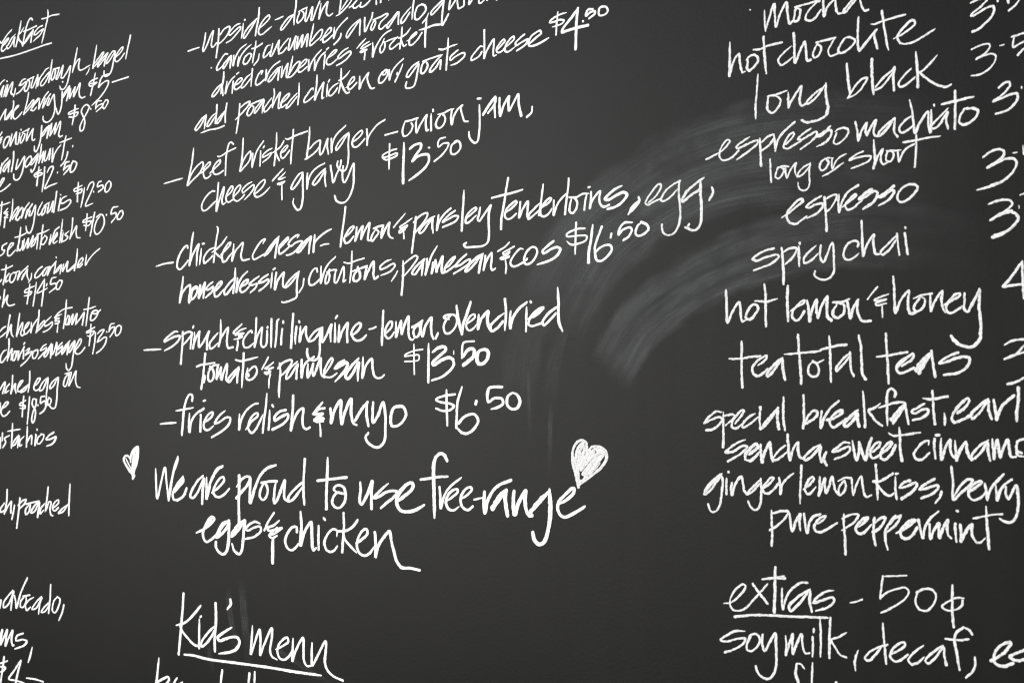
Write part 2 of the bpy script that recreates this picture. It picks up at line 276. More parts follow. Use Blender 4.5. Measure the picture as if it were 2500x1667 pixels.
DATA = """L breakfast_heading
word|eakfast
346 172 8404 25068 8484 25014 8583 25064 8755 25163 8957 25235
346 172 8527 24917 8689 24974 8824 25055 8786 25062 8612 25002 8514 24920 8493 24848 8572 24801 8697 24834
341 171 9135 25087 8963 25021 8819 24911 8745 24875 8799 24815 8947 24861 9125 25026 9093 24933 9099 24819
337 170 9405 25356 9352 25180 9265 24949 9187 24790
335 169 9537 25168 9407 25082 9286 25032 9341 24921 9469 24822 9521 24750
331 168 9944 25275 9857 25330 9739 25262 9649 25120 9584 24960 9530 24810 9509 24752
329 168 9541 25080 9700 25073 9893 25083 10132 25090
329 168 9992 25026 9803 24941 9639 24838 9544 24782 9617 24793 9806 24891 9992 25014 9926 24892 9897 24763
324 166 10407 25040 10254 25034 10090 24969 10033 24914 10118 24890 10282 24931 10447 24946 10287 24832 10146 24799 10029 24761
319 165 10627 25358 10645 25233 10540 24964 10391 24642
317 165 10376 25204 10600 25188 10832 25194 11133 25155
underline|
329 168 8427 24646 9185 24591 9918 24574 10512 24569 10827 24556
L toast_line
word|ain,
346 171 8461 24007 8535 24057 8673 24089
346 171 8474 23766 8569 23888 8642 23950 8573 23811 8553 23714
344 171 8781 23945 8725 23823 8668 23695
343 171 8802 24035 8809 24031
341 170 8857 23944 8801 23810 8777 23683 8900 23830 9081 23961 9061 23852 9018 23723 9108 23664
337 169 9226 23787 9194 23693 9140 23621
word|sourdough,
332 168 9684 23935 9538 23930 9431 23862 9396 23831 9543 23830 9687 23860 9713 23825 9572 23739 9428 23678 9270 23649
329 167 9760 23866 9715 23788 9647 23702 9673 23654 9747 23641 9863 23738 9882 23832 9807 23882 9760 23866
327 167 9783 23893 10070 23915
325 166 10070 23909 10003 23811 9961 23690 10022 23673 10147 23785 10259 23924
323 165 10248 23926 10231 23771 10178 23634
320 165 10310 23854 10291 23760 10260 23669 10336 23813 10495 23917 10609 23981 10748 24004
318 164 10753 23895 10593 23827 10433 23747 10377 23684 10414 23648 10508 23649 10667 23754 10778 23867
315 163 10880 24160 10851 24033 10792 23804 10752 23661
313 163 10959 23929 10895 23833 10853 23745 10889 23697 10969 23724 11033 23832 11029 23905 10959 23929
312 163 10936 23934 11074 23926 11211 23919
309 162 11211 23919 11137 23790 11073 23700 11120 23674 11240 23783 11369 23938 11330 23802 11290 23679
306 161 11290 23679 11359 23655 11513 23734 11687 23868 11650 23686 11568 23500 11482 23420 11371 23392 11279 23432 11254 23484
301 160 11969 24223 11891 23991 11781 23712
297 159 11791 23727 11917 23892 12057 23960 12080 23944 12041 23822 12056 23738 12123 23696 12254 23696 12404 23721 12522 23734
293 158 12493 23670 12452 23607 12368 23553
word|bagel
290 157 12774 24125 12728 23949 12681 23785 12633 23644
288 156 12704 23735 12870 23830 13036 23919 13068 23908 12915 23776 12654 23652
285 156 13226 23872 13040 23798 12834 23676 12836 23641 12940 23680 13125 23782 13237 23864 13147 23755 13100 23616
282 155 13516 23850 13433 23872 13271 23778 13181 23692 13182 23652 13275 23674 13416 23773 13527 23848 13462 23662 13406 23491 13327 23403 13203 23369 13098 23405 13090 23492
277 153 13542 23715 13744 23790 13832 23874 13791 23888 13621 23802 13522 23708 13535 23637 13607 23613 13749 23654 13878 23736
273 152 14109 24083 14070 23974 13997 23786 13943 23612
L berry_jam_line
word|ade
344 170 8507 23157 8628 23263 8787 23363 8755 23255 8749 23132
340 169 9090 23301 8956 23236 8823 23145 8812 23122 8911 23143 9091 23276
338 169 9136 23504 9157 23451 9104 23274 9050 23103
335 168 9154 23253 9396 23350 9322 23356 9179 23262 9148 23131 9238 23067 9384 23093 9552 23171
word|berry
329 167 9846 23582 9805 23429 9729 23271 9640 23108
327 166 9768 23215 9908 23302 10072 23373 10097 23344 9982 23254 9652 23106
324 165 9963 23159 10125 23254 10310 23357 10286 23373 10147 23299 10032 23209 10011 23151 10084 23121 10224 23177
319 164 10369 23359 10351 23241 10333 23123 10434 23228 10591 23370 10750 23451
317 163 10617 23318 10552 23220 10510 23119 10600 23188 10711 23302 10846 23381
314 163 10804 23286 10739 23201 10717 23163 10776 23141 10876 23238 10998 23343 11038 23199 11059 23005 10986 22850 10851 22770 10713 22756 10595 22799 10533 22862
318 164 10531 22911 10536 22905
word|jam
307 161 11363 23571 11374 23567
308 161 11362 23346 11358 23169 11342 23030 11279 22910 11213 22862 11153 22930 11116 23008
305 160 11661 23424 11552 23361 11400 23245 11402 23203 11511 23274 11673 23411 11623 23266 11563 23117
300 159 11563 23117 11709 23357 11691 23255 11673 23146 11780 23251 11908 23358 11868 23260 11850 23157 11978 23276 12104 23406 12114 23365 12078 23235 12102 23134 12192 23067 12333 23072
price|$5
290 157 12734 23516 12678 23336 12609 23175 12561 23057
291 157 12824 23391 12676 23388 12527 23363 12495 23339 12593 23317 12807 23302 12680 23267 12552 23266 12486 23301
285 155 13045 23397 12974 23353 12914 23260 12885 23185 12999 23234 13186 23269 13281 23247 13273 23186 13152 23070 12906 22930 12634 22832
284 155 13014 23403 13139 23403 13265 23403
dash|
276 153 13438 23197 13745 23199 14058 23199
L onion_jam_line
price|$8.50
300 159 11924 22949 11899 22760 11860 22650 11816 22528
300 159 12060 22851 11895 22848 11653 22811 11676 22784 11854 22785 12053 22765 12011 22713 11880 22693 11679 22725
294 157 12527 22821 12417 22879 12267 22852 12194 22771 12253 22669 12345 22538 12340 22440 12280 22340 12171 22345 12146 22423 12236 22544 12404 22679 12528 22809
291 156 12583 22760 12588 22757
287 155 13014 22866 12866 22879 12805 22821 12787 22732
286 155 12786 22744 12933 22788 13080 22787 13040 22736 12821 22664
283 154 13223 22848 13141 22822 13071 22731 13136 22675 13228 22728 13287 22809 13244 22845 13181 22855
word|&
345 170 8527 22778 8625 22838
345 170 8531 22703 8644 22723
345 170 8557 22686 8622 22670
345 170 8538 22583 8598 22630 8534 22652
word|onion
341 169 8972 22687 8835 22682 8739 22597 8719 22500 8784 22454 8895 22500 8990 22597 9011 22669 8934 22699
336 168 9120 22727 9077 22597 9047 22459 9165 22572 9329 22738 9311 22612 9306 22465
333 167 9490 22695 9460 22577 9405 22450 9318 22463
332 167 9535 22768 9540 22764
330 166 9626 22663 9533 22566 9514 22471 9575 22456 9680 22545 9724 22636 9650 22659
329 166 9600 22691 9912 22729
325 165 9888 22733 9823 22597 9805 22465 9920 22570 10105 22700 10063 22585 10069 22463 10142 22428 10188 22451
word|jam
320 164 10482 22714 10467 22536 10428 22361 10318 22197 10250 22152 10176 22205 10172 22290
316 163 10810 22663 10673 22625 10537 22537 10493 22472 10586 22494 10810 22663 10770 22526 10730 22401
310 161 10730 22401 10924 22693 10907 22553 10867 22428 11000 22539 11131 22673 11090 22561 11061 22440 11181 22559 11312 22680 11296 22529 11246 22395 11305 22339 11417 22346
L yoghurt_line
word|ral
359 177 8652 22102 8620 21982 8588 21874 8619 22007 8765 22111 8949 22185
356 177 9040 22111 8868 22048 8723 21943 8764 21888 8873 21960 9041 22086 8997 21981 8978 21866
352 176 9216 22302 9212 22124 9128 21840
word|yoghurt,
348 174 9423 22083 9368 21967 9349 21866 9492 21939 9726 22108 9709 21958 9646 21771 9507 21631 9362 21613 9261 21663 9243 21763
341 173 10041 22058 9968 22080 9827 22015 9760 21914 9811 21859 9953 21900 10067 22006 10028 22072
338 172 10347 22087 10185 22014 10024 21903 10050 21875 10166 21920 10348 22063 10285 21904 10197 21771 10082 21702 10044 21755
334 171 10502 22281 10464 22095 10393 21865
333 171 10393 21877 10515 22016 10604 22099 10585 22006 10545 21868
330 170 10697 22104 10656 21996 10637 21903 10707 21882 10818 21997 10904 22122 10886 22012 10857 21885
325 169 11007 22119 10991 21973 10987 21814 11050 21941 11181 22065 11347 22147
320 167 11564 22315 11504 22159 11456 21978 11396 21811
319 167 11311 22205 11535 22219 11801 22233
319 167 11659 21944 11597 21818 11489 21727 11368 21673
314 166 11865 22048 11867 22046
L muesli_line
word|e
360 177 8592 21562 8714 21646 8785 21724 8722 21732 8612 21659 8588 21637
357 176 8599 21431 8799 21462 9081 21550
price|$12.50
335 171 10409 21779 10361 21557 10323 21358
336 171 10506 21700 10297 21661 10193 21615 10254 21571
335 171 10275 21622 10486 21637 10558 21603 10395 21571 10254 21571
331 170 10667 21744 10644 21497 10577 21195
327 169 10790 21609 10878 21692 11015 21709 11050 21681 10976 21560 10822 21402 10690 21253 10920 21283 11227 21304
323 168 11239 21544 11241 21541
318 167 11713 21720 11579 21715 11496 21574
317 166 11508 21573 11650 21624 11772 21625 11719 21568 11512 21467
313 165 11890 21707 11806 21614 11789 21489 11856 21468 11986 21532 12047 21640 11979 21684 11912 21704
L berry_coulis_line
word|t
351 172 8714 21179 8678 20898 8642 20630
348 172 8617 21103 8818 21105 9091 21122
word|&
347 171 8829 20906 8999 20985
347 171 9003 20906 8880 20888 9007 20837 8860 20791 9010 20775
348 171 8895 20788 8857 20558
word|berry
343 170 9237 21179 9216 20911 9124 20677
341 170 9124 20689 9373 20918 9517 20963 9472 20883 9236 20713
338 169 9384 20697 9617 20915 9688 20931 9570 20871 9407 20719 9483 20662 9602 20722
335 168 9738 20901 9652 20692 9811 20893 9997 21004
332 168 9918 20856 9846 20671 9981 20849 10151 20962
330 167 10054 20817 10011 20713 10106 20715 10286 20910 10253 20627 10191 20442 10079 20310 9934 20349 9880 20475
word|coulis
325 166 10589 20947 10432 20798 10390 20707 10462 20675 10576 20722
322 165 10732 20859 10598 20755 10588 20661 10693 20697 10756 20832
321 165 10686 20864 10914 20909
318 164 10892 20888 10833 20682 10945 20740 11074 20914 11039 20682
316 163 11224 21119 11166 20879 11108 20663
313 163 11389 20947 11311 20675
313 163 11395 21023 11400 21021
310 162 11657 20962 11480 20936 11394 20853 11485 20819 11794 20864 11840 20824 11712 20723 11401 20676
price|$12.50
303 160 12139 21203 12118 20998 12114 20780
303 160 12286 21116 11962 21064 11985 21026 12290 21035 12270 20980 12054 20960
300 159 12397 21056 12341 20834 12263 20648
296 158 12507 20997 12609 21110 12735 21139 12780 21088 12660 20910 12456 20660 12754 20671
294 158 12778 20922 12782 20920
291 157 13073 21108 12969 21098 12930 21012 13139 21020 13162 20961 12977 20894
287 156 13385 21079 13264 21016 13228 20885 13312 20853 13452 20947 13449 21037 13365 21082
L tomato_relish_line
word|use
348 171 8992 20175 8795 20121 8774 20049 8901 20012 8829 19945 8706 19907
343 170 9051 19998 9315 20132 9216 20154 9073 20045 9056 19900 9157 19866 9421 19976
word|tomato
337 168 9639 20476 9601 20262 9496 19944
336 168 9381 20271 9648 20281 9887 20317
336 168 9606 20164 9540 20025 9617 19945 9733 20031 9752 20150
331 167 9822 20191 9772 19943 9900 20063 10013 20184 9976 19972 10113 20090 10225 20223 10142 19980
327 166 10368 20185 10186 20059 10142 19992 10282 20026 10436 20225 10404 19919
323 165 10660 20428 10603 20161 10545 19894
322 165 10389 20242 10691 20259 10919 20294
321 164 10741 20171 10606 20090 10587 20009 10704 19986 10836 20114 10741 20183
word|relish
316 163 11017 20167 10958 19961 11067 20068 11195 20242 11373 20306
315 163 11115 20016 11290 20139 11288 20186 11179 20104 11115 20004 11163 19965 11297 19998
311 162 11510 20454 11467 20214 11411 19952
310 162 11536 20161 11478 19957
310 162 11512 20210 11512 20207
308 161 11780 20171 11628 20105 11741 20047 11655 19986 11523 19965
305 160 11936 20443 11910 20215 11832 19992
303 160 11832 20004 12000 20159 12106 20252 12090 20104 12138 19996 12260 19977
price|$10.50
297 158 12528 20469 12507 20267 12479 20110
297 158 12715 20380 12383 20337 12363 20305 12706 20291 12603 20211 12409 20231
294 157 12838 20469 12751 20218 12676 19976
290 156 13081 20385 12898 20247 12841 20073 12929 19985 13115 20044 13233 20211 13186 20351 13059 20399 12914 20358
287 155 13310 20360 13314 20357
283 154 13755 20488 13552 20478 13495 20362 13678 20363 13701 20305 13522 20180
280 154 13880 20385 13761 20310 13744 20234 13846 20212 13963 20309 13920 20381 13839 20379
L corn_line
word|tcorn,
348 170 8714 19292 8787 19335
346 170 8994 19661 8956 19444 8868 19218
345 170 8774 19569 8999 19575 9292 19623
344 169 9144 19453 9010 19366 8990 19270 9112 19297
340 169 9350 19460 9206 19399 9187 19279 9288 19235 9453 19355 9473 19438 9350 19460
338 168 9399 19444 9617 19474
334 167 9642 19460 9554 19274 9692 19408 10021 19548
332 166 9814 19374 9748 19259 9885 19392 10001 19478 9983 19360 10060 19234
329 166 10196 19366 10177 19272 10063 19174
word|coriander
323 164 10658 19482 10497 19436 10340 19307 10366 19257 10505 19270 10777 19413
320 163 10822 19432 10710 19347 10691 19278 10783 19283 10892 19403
318 163 10821 19444 11004 19452
316 163 10981 19454 10898 19273 11007 19393 11272 19546
314 162 11251 19512 11194 19284
313 162 11268 19635 11273 19632
312 161 11434 19450 11303 19368 11238 19304 11349 19341 11501 19456 11442 19264
308 160 11590 19460 11552 19301 11659 19407 11765 19502 11727 19355 11730 19286
304 159 12076 19417 11904 19340 11775 19282 11905 19317 12077 19394
302 159 12158 19742 12136 19527 12047 19282
300 158 12166 19341 12397 19480 12374 19528 12247 19471 12187 19362 12253 19334 12380 19391
294 157 12543 19581 12510 19357 12633 19459 12840 19576 13080 19666
L relish_price_line
word|h
346 170 8950 19090 8911 18885 8856 18693
343 169 8855 18706 8987 18855 9106 18944 9064 18801 9168 18709 9437 18715
348 170 8735 18897 8758 18932
price|$14.50
329 165 10127 19133 10075 18923 10016 18688
329 166 10328 19070 9905 18995 9907 18959 10216 18948 10148 18893 9887 18876
325 164 10418 19146 10361 18878 10293 18622
321 163 10778 19189 10609 19049 10453 18907 10661 18927 10912 18979
320 163 10788 19176 10733 18875 10677 18596
318 163 10868 19041 10894 19074
314 162 11265 19197 11085 19176 11045 19062 11249 19058 11297 18996 11008 18878
311 161 11426 19114 11317 19041 11300 18938 11390 18920 11520 19026 11539 19094 11426 19114
L herbs_line
word|sh
353 173 9032 18227 8898 18192 8776 18126
353 173 9100 18108 8931 18032 8784 17991
350 172 9241 18482 9189 18309 9095 17969
348 171 9107 17987 9221 18150 9314 18253 9307 18145 9338 18035 9426 17970
word|herbs
343 170 9691 18490 9631 18235 9572 17975
341 170 9583 17986 9707 18159 9834 18271 9828 18152 9762 18024 9837 17973 9930 18015
337 169 9902 18100 10042 18164 10132 18254 10084 18257 9970 18180 9915 18076 9955 18002 10049 18021 10187 18097
333 168 10238 18248 10232 18141 10226 18023 10279 18139 10504 18315
330 167 10576 18510 10562 18323 10513 18126 10449 18005
328 167 10538 18101 10695 18209 10819 18255 10832 18225 10721 18137 10461 18011
324 165 11101 18331 10967 18275 10833 18201 10836 18143 10996 18157 11152 18206 11166 18159 11067 18083 10933 18032 10774 18006
word|&
318 164 11568 18446 11392 18377 11261 18298
318 164 11550 18355 11328 18311 11318 18277 11453 18275
318 164 11441 18281 11286 18233 11287 18221 11467 18210 11424 18167 11290 18163
318 164 11403 18133 11377 17973
word|tomato
313 163 11568 18446 11722 18471 11985 18476
314 163 11747 18659 11724 18425 11689 18220 11641 18039
312 163 11839 18303 11755 18228 11737 18126 11793 18111 11866 18187 11884 18289 11817 18304
309 162 11883 18300 11859 18113 12035 18325 12001 18105 12198 18326 12153 18101
305 161 12153 18101 12322 18205 12499 18330 12471 18218 12434 18074
301 160 12698 18643 12654 18421 12620 18232 12585 18043
300 160 12485 18398 12719 18406 12949 18435
297 159 12973 18344 12827 18320 12768 18223 12771 18155 12876 18149 12979 18199 13059 18294 13015 18342 12889 18350
296 158 12828 18298 12976 18277 13150 18344
L sausage_line
word|chorizo
352 172 9110 17684 8976 17653 8845 17538 8839 17429 8915 17401 9035 17469 9154 17549
349 171 9220 17932 9229 17763 9190 17584 9161 17428
347 171 9172 17452 9274 17604 9380 17696 9361 17576 9344 17445
344 170 9505 17618 9424 17537 9417 17442 9491 17427 9571 17519 9591 17602
343 170 9480 17631 9698 17627
341 169 9686 17622 9679 17526 9672 17431 9762 17547 9945 17717
338 169 9925 17647 9911 17445
338 169 9918 17778 9964 17805
336 168 10021 17625 10184 17670 10185 17647 10002 17525 10119 17555 10306 17588 10194 17481 10033 17381 9811 17289
331 167 10492 17609 10376 17591 10310 17500 10360 17439 10453 17446 10542 17537 10550 17607 10445 17617
word|sausage
326 166 10913 17724 10789 17689 10666 17601 10769 17608 10928 17648 10930 17613 10774 17515 10593 17423
323 165 11141 17719 10999 17598 10844 17488 10868 17452 10958 17483 11153 17707 11137 17557 11120 17419
319 164 11198 17705 11181 17578 11185 17485 11272 17551 11376 17742 11383 17592 11355 17455
316 163 11611 17725 11491 17668 11428 17590 11538 17619 11625 17650 11584 17571 11432 17486
312 162 11929 17749 11758 17655 11609 17513 11611 17478 11718 17542 11886 17729 11849 17571 11832 17469
309 161 12126 17740 12020 17677 11894 17546 11918 17499 12024 17574 12147 17738 12112 17547 12076 17379 12019 17177 11913 17113 11823 17161 11797 17253
305 160 12177 17544 12366 17671 12405 17748 12361 17773 12236 17677 12155 17557 12180 17476 12289 17449 12416 17488 12551 17578
price|$13.50
299 159 12785 18065 12781 17908 12730 17609
299 159 12935 17989 12779 17953 12612 17906 12613 17889 12781 17908 12928 17900 12888 17858 12785 17807 12658 17820
297 158 12981 17875 12958 17676 12884 17429
293 157 13055 17849 13178 17909 13301 17913 13242 17850 13121 17757 13052 17671 13165 17699 13328 17757 13410 17742 13374 17633 13234 17518 13030 17439
290 157 13416 17868 13420 17866
288 156 13705 18028 13563 18009 13507 17880
288 156 13527 17901 13627 17950 13728 17945 13671 17849 13553 17757
285 155 13887 17979 13788 17941 13752 17834 13795 17766 13894 17793 13971 17876 13968 17953 13868 17970 13808 17951
L egg_line
word|ached
359 175 8849 16776 9078 16939 9068 16843 8978 16688
356 174 9287 16885 9168 16816 9101 16697 9270 16741
353 174 9433 17084 9424 16881 9372 16667
351 173 9385 16690 9485 16831 9579 16888 9560 16782 9613 16685
348 172 9681 16778 9820 16870 9912 16950 9817 16941 9703 16825 9683 16731 9757 16705 9898 16749
344 172 10154 16848 9968 16771 9829 16691 10018 16722 10154 16836
342 171 10219 17153 10221 16929 10162 16683
word|egg
336 170 10437 16805 10619 16893 10684 16973 10592 16976 10458 16851 10416 16758 10512 16709 10672 16752
332 168 11028 16974 10848 16910 10694 16774 10674 16705 10811 16725 11028 16974 11013 16789 10977 16604 10987 16373 10879 16259 10721 16192
326 167 11455 16971 11257 16897 11127 16786 11129 16739 11262 16782 11478 16971 11444 16731 11432 16502 11373 16320 11240 16299 11077 16394
word|on
318 165 11916 17036 11767 16950 11707 16792 11797 16767 11879 16878 11939 17024
318 165 11763 17041 12024 17066
314 164 12025 17055 11966 16898 11928 16775 12053 16895 12218 17082 12205 16891 12275 16753 12414 16723
L egg_price_line
word|ie
361 175 8891 16461 8876 16268
357 174 8972 16339 9166 16395 9260 16465 9162 16475 8995 16362 8927 16243 9031 16157 9177 16179 9330 16261
price|$18.50
345 171 9968 16593 9941 16369 9919 16133
345 172 10053 16497 9795 16419 9796 16395 10035 16379 10038 16332 9824 16324
341 170 10238 16575 10206 16270 10160 15965
337 169 10521 16510 10404 16524 10363 16408 10510 16265 10496 16079 10407 15986 10357 16057 10418 16243 10528 16382 10545 16498
335 169 10620 16380 10625 16377
332 168 10910 16571 10750 16552 10733 16424 10915 16467 10965 16373 10902 16259 10721 16192
328 167 11093 16532 11029 16464 11056 16372 11145 16393 11186 16484 11093 16544
L pistachios_line
word|istachios
359 174 8933 15664 8946 15424
358 174 9026 15772 9021 15592
356 173 9349 15711 9132 15640 9185 15568 9163 15520 9068 15448
351 172 9490 15984 9481 15781 9461 15425
350 172 9270 15807 9537 15829 9848 15850
348 172 9783 15709 9597 15591 9482 15472 9649 15520 9808 15685 9749 15449
345 171 10023 15684 9861 15590 9843 15472 9937 15496
341 170 10177 15906 10165 15660 10152 15449
339 169 10149 15519 10305 15683 10374 15706 10383 15519
336 169 10559 15729 10524 15484
335 169 10600 15838 10605 15835
332 168 10812 15727 10655 15658 10614 15542 10707 15519 10885 15635 10904 15715 10789 15739
407 208 11331 15771 11132 15703 11022 15623 11181 15622 11425 15667 11405 15610 11275 15519 11052 15473
L small_heart
heart|
416 227 14437 15172 14371 15247 14294 15278 14218 15267 14168 15218 14197 15149 14302 15046 14407 14964 14510 14903 14531 14835
411 226 14425 15151 14434 15268 14506 15379 14604 15442 14685 15456 14694 15380 14686 15242 14641 15104 14582 15001 14547 14904 14531 14841
412 226 14630 15407 14557 15352 14536 15241 14515 15103 14509 14931
411 226 14644 15366 14612 15207 14569 15000
222 121 14251 15219 14337 15129 14416 15047 14482 14965
514 282 14523 14876 14574 14873 14531 14831
L poached_line
word|ch,
371 180 9190 14163 9025 14033 9028 13963 9226 14011
369 180 9315 14485 9302 14207 9202 13927
366 179 9229 13956 9391 14127 9528 14214 9507 14075 9512 13965
364 178 9672 14135 9625 13969 9565 13815
word|poached
360 177 9914 14306 9873 14031 9799 13624
358 177 9840 14140 10055 14255 10192 14272 10114 14175 9926 14074
354 176 10307 14153 10176 14041 10208 13947 10341 14019 10388 14169
351 175 10196 14177 10761 14260
348 174 10761 14247 10552 14133 10424 13994 10584 14026 10789 14234 10724 13910
344 173 11003 14200 10849 14088 10827 13981 10983 14066
342 173 11149 14577 11104 14309 11037 14041
339 172 11088 14069 11211 14259 11291 14235 11245 14100 11303 13970 11381 13959
336 171 11400 14132 11602 14243 11599 14301 11471 14266 11348 14130 11429 14066 11606 14138
331 170 11962 14201 11761 14116 11612 14019 11815 14065 12011 14228
327 169 12073 14656 12049 14282 12047 13981
L avocado_line
word|avocado,
369 178 9163 11978 9116 11796
363 176 9687 12221 9497 12098 9280 11918 9285 11823 9507 11908 9743 12211 9669 12029 9625 11794
357 175 9776 12118 9838 11987 9873 11854 10049 12192 10332 12548
353 174 10217 12123 10058 12003 10064 11896 10173 11891 10303 12022 10298 12129
352 174 10161 12132 10458 12180
350 173 10622 12139 10410 12056 10280 11939 10340 11837 10498 11916
344 172 10966 12177 10760 12055 10581 11882 10766 11923 10993 12165 10920 12041 10867 11812
339 170 11286 12068 11082 11947 10982 11847 11138 11873 11315 12018
336 170 11361 12468 11345 12151 11296 11846
332 169 11641 12225 11492 12110 11449 11923 11554 11879 11701 12021 11756 12181 11641 12225
329 168 11928 12077 11860 11904 11730 11732
L mushrooms_line
word|ms,
411 199 9151 11140 9256 11313 9209 11118 9188 10979 9481 11333 9435 11138 9415 10973 9547 11148 9732 11341 9687 11134 9750 11005 9804 11023
400 196 10202 11316 9932 11237 9882 11138 10209 11182 10373 11157 10269 11067 9864 10948
392 194 10621 11047 10549 10868 10460 10713
L four_dollar_line
price|$4
413 199 9372 10723 9303 10417 9233 10137
413 199 9517 10643 9182 10554
414 199 9186 10486 9441 10486 9305 10390 9193 10364
402 196 10123 10718 9860 10476 9621 10261 9927 10255 10310 10244
401 196 10151 10708 10026 10467 9930 10193
dash|
388 192 10413 10362 10787 10377 11131 10362
L upside_down_line
dash|
285 168 16236 23334 16407 23339 16604 23338
word|upside-down
278 166 16827 23583 16796 23442 16739 23264 16757 23229 16852 23305 17021 23533 17081 23573 17050 23434 17027 23303 17054 23256 17115 23265 17192 23312
274 165 17271 23577 17259 23382 17229 23201 17191 23022
271 164 17318 23453 17436 23533 17605 23555 17631 23524 17541 23398 17373 23308 17236 23272
267 163 17950 23541 17825 23536 17675 23474 17592 23404 17643 23378 17810 23437 17960 23478 17977 23444 17846 23358 17680 23278 17528 23252
263 162 18059 23519 18037 23360 18007 23250
262 162 18107 23585 18115 23577
260 161 18452 23519 18291 23451 18112 23345 18064 23263 18098 23231 18212 23305 18373 23434 18468 23526
257 160 18553 23724 18533 23532 18480 23352 18443 23208
254 159 18586 23331 18761 23395 18879 23470 18862 23514 18759 23495 18601 23388 18539 23260 18572 23208 18653 23192 18780 23231 18931 23280
249 157 19055 23389 19157 23393 19274 23403
246 156 19591 23371 19453 23351 19300 23264 19216 23183 19247 23157 19378 23219 19561 23348
242 155 19677 23676 19658 23494 19622 23355 19610 23181
250 161 19767 23373 19701 23241 19724 23192 19800 23211 19889 23279 19888 23348 19827 23390
249 161 19751 23401 19985 23424
246 160 19985 23424 19936 23192 19959 23168 20040 23248 20142 23396 20129 23268 20116 23165 20146 23158 20233 23294 20348 23457
241 158 20379 23407 20351 23279 20324 23141 20381 23244 20468 23340 20569 23400 20541 23306 20535 23202 20602 23140 20710 23160
word|bee
236 156 20943 23390 20917 23225 20890 23108
234 156 20819 23095 20876 23102 21046 23170 21186 23253 21241 23316
234 155 20960 23188 21073 23277 21157 23344
231 154 21166 23172 21257 23200 21354 23254 21395 23282
230 154 21257 23200 21271 23150 21328 23129 21425 23155
227 153 21473 23191 21453 23130 21508 23109 21632 23138 21741 23198
223 152 21877 23187 21878 23076
222 151 21999 23160 21993 23083
219 151 22200 23089 22203 23092
L carrot_line
word|carrot,
272 164 17559 23024 17482 23039 17364 22968 17213 22810 17232 22766 17317 22781 17402 22817
269 163 17670 22973 17553 22912 17419 22814 17438 22759 17521 22816 17687 22959 17673 22859 17650 22741
265 162 17771 22958 17757 22844 17751 22758 17823 22913 17970 23038 18167 23101
263 161 17931 22903 17909 22815 17902 22725 17974 22874 18137 22996 18316 23062
261 160 18221 22899 18107 22839 18076 22754 18143 22716 18257 22761 18328 22858 18287 22896 18205 22892 18172 22867
258 160 18469 23098 18448 22976 18402 22834 18372 22704
257 159 18342 22976 18464 22973 18665 23014
257 159 18572 22832 18550 22736 18414 22646
chalk_speck|
202 120 17032 22854 17036 22841
word|cucumber,
253 158 18898 22939 18818 22934 18709 22796 18711 22736 18790 22751 18885 22802
250 157 18985 22947 18940 22822 18910 22738 18950 22720 19027 22795 19181 22973 19159 22858 19162 22720
246 156 19445 22950 19338 22893 19184 22775 19177 22727 19279 22727 19402 22792
243 155 19507 22943 19470 22837 19456 22742 19510 22751 19667 22955 19632 22816 19633 22713
249 160 19729 22933 19702 22724 19865 22935 19838 22722 20008 22926 19982 22704
244 159 20177 23075 20142 22957 20092 22813 20079 22700 20241 22745 20388 22812 20430 22908 20386 22932 20269 22883 20122 22778
240 157 20381 22746 20534 22792 20664 22852 20677 22901 20634 22915 20519 22843 20440 22744 20463 22687 20564 22700 20715 22765
236 156 20764 22893 20751 22787 20745 22698 20822 22829 20936 22910 21119 22995
236 156 20945 22748 20938 22702 20868 22641 20754 22587
word|avocado,
231 154 21449 22898 21275 22841 21122 22741 21088 22682 21109 22640 21207 22705 21456 22878 21450 22768 21445 22629
226 153 21580 22903 21574 22779 21589 22656 21664 22743 21771 22887 21784 22948
224 152 21827 22801 21773 22748 21740 22672 21774 22642 21841 22706 21861 22776 21813 22813
221 151 21799 22821 21989 22832 22162 22851 22176 22829 21990 22731 21950 22648 22004 22614 22124 22658
217 150 22414 22825 22309 22747 22151 22643 22178 22601 22270 22664 22453 22817 22447 22718 22448 22614
214 148 22752 22834 22636 22769 22520 22676 22520 22613 22585 22627 22727 22750
222 155 22828 22935 22804 22779 22786 22630
237 166 23031 22824 22929 22814 22860 22704 22867 22613 22931 22591 23057 22654 23126 22719 23094 22797 23018 22831
235 165 23184 22636 23146 22573 23046 22509
word|quin
231 164 23556 22812 23457 22763 23284 22677 23240 22633 23259 22603 23359 22643 23531 22756 23556 22786
229 163 23556 22803 23532 22668 23508 22498 23515 22374 23570 22424 23661 22531
227 163 23709 22779 23685 22679 23673 22603 23715 22629 23836 22742
224 162 23867 22744 23873 22639 23897 22573 23958 22577 24017 22599 24017 22712
221 160 24148 22683 24137 22591 24196 22638 24219 22668
218 159 24361 22637 24361 22568 24396 22552 24478 22586
216 159 24536 22578 24547 22579
213 158 24749 22535 24751 22538
L cranberries_line
word|dried
274 164 17388 22472 17252 22423 17099 22326 17074 22278 17118 22265 17254 22330 17389 22451
271 163 17451 22692 17438 22525 17390 22379 17367 22280
271 163 17407 22386 17437 22232
268 162 17558 22483 17536 22354 17513 22260 17578 22377 17693 22490 17809 22541
266 162 17761 22452 17733 22228
265 161 17875 22575 17933 22589
264 161 17830 22364 17963 22391 18045 22438 18028 22466 17928 22458 17813 22367 17806 22307 17866 22276 18015 22311
261 160 18307 22492 18177 22445 18031 22319 18032 22278 18114 22284 18309 22401
258 159 18370 22586 18349 22414 18336 22255
word|cranberries
255 158 18648 22440 18687 22483 18646 22496 18520 22403 18473 22292 18507 22251 18619 22266 18746 22313
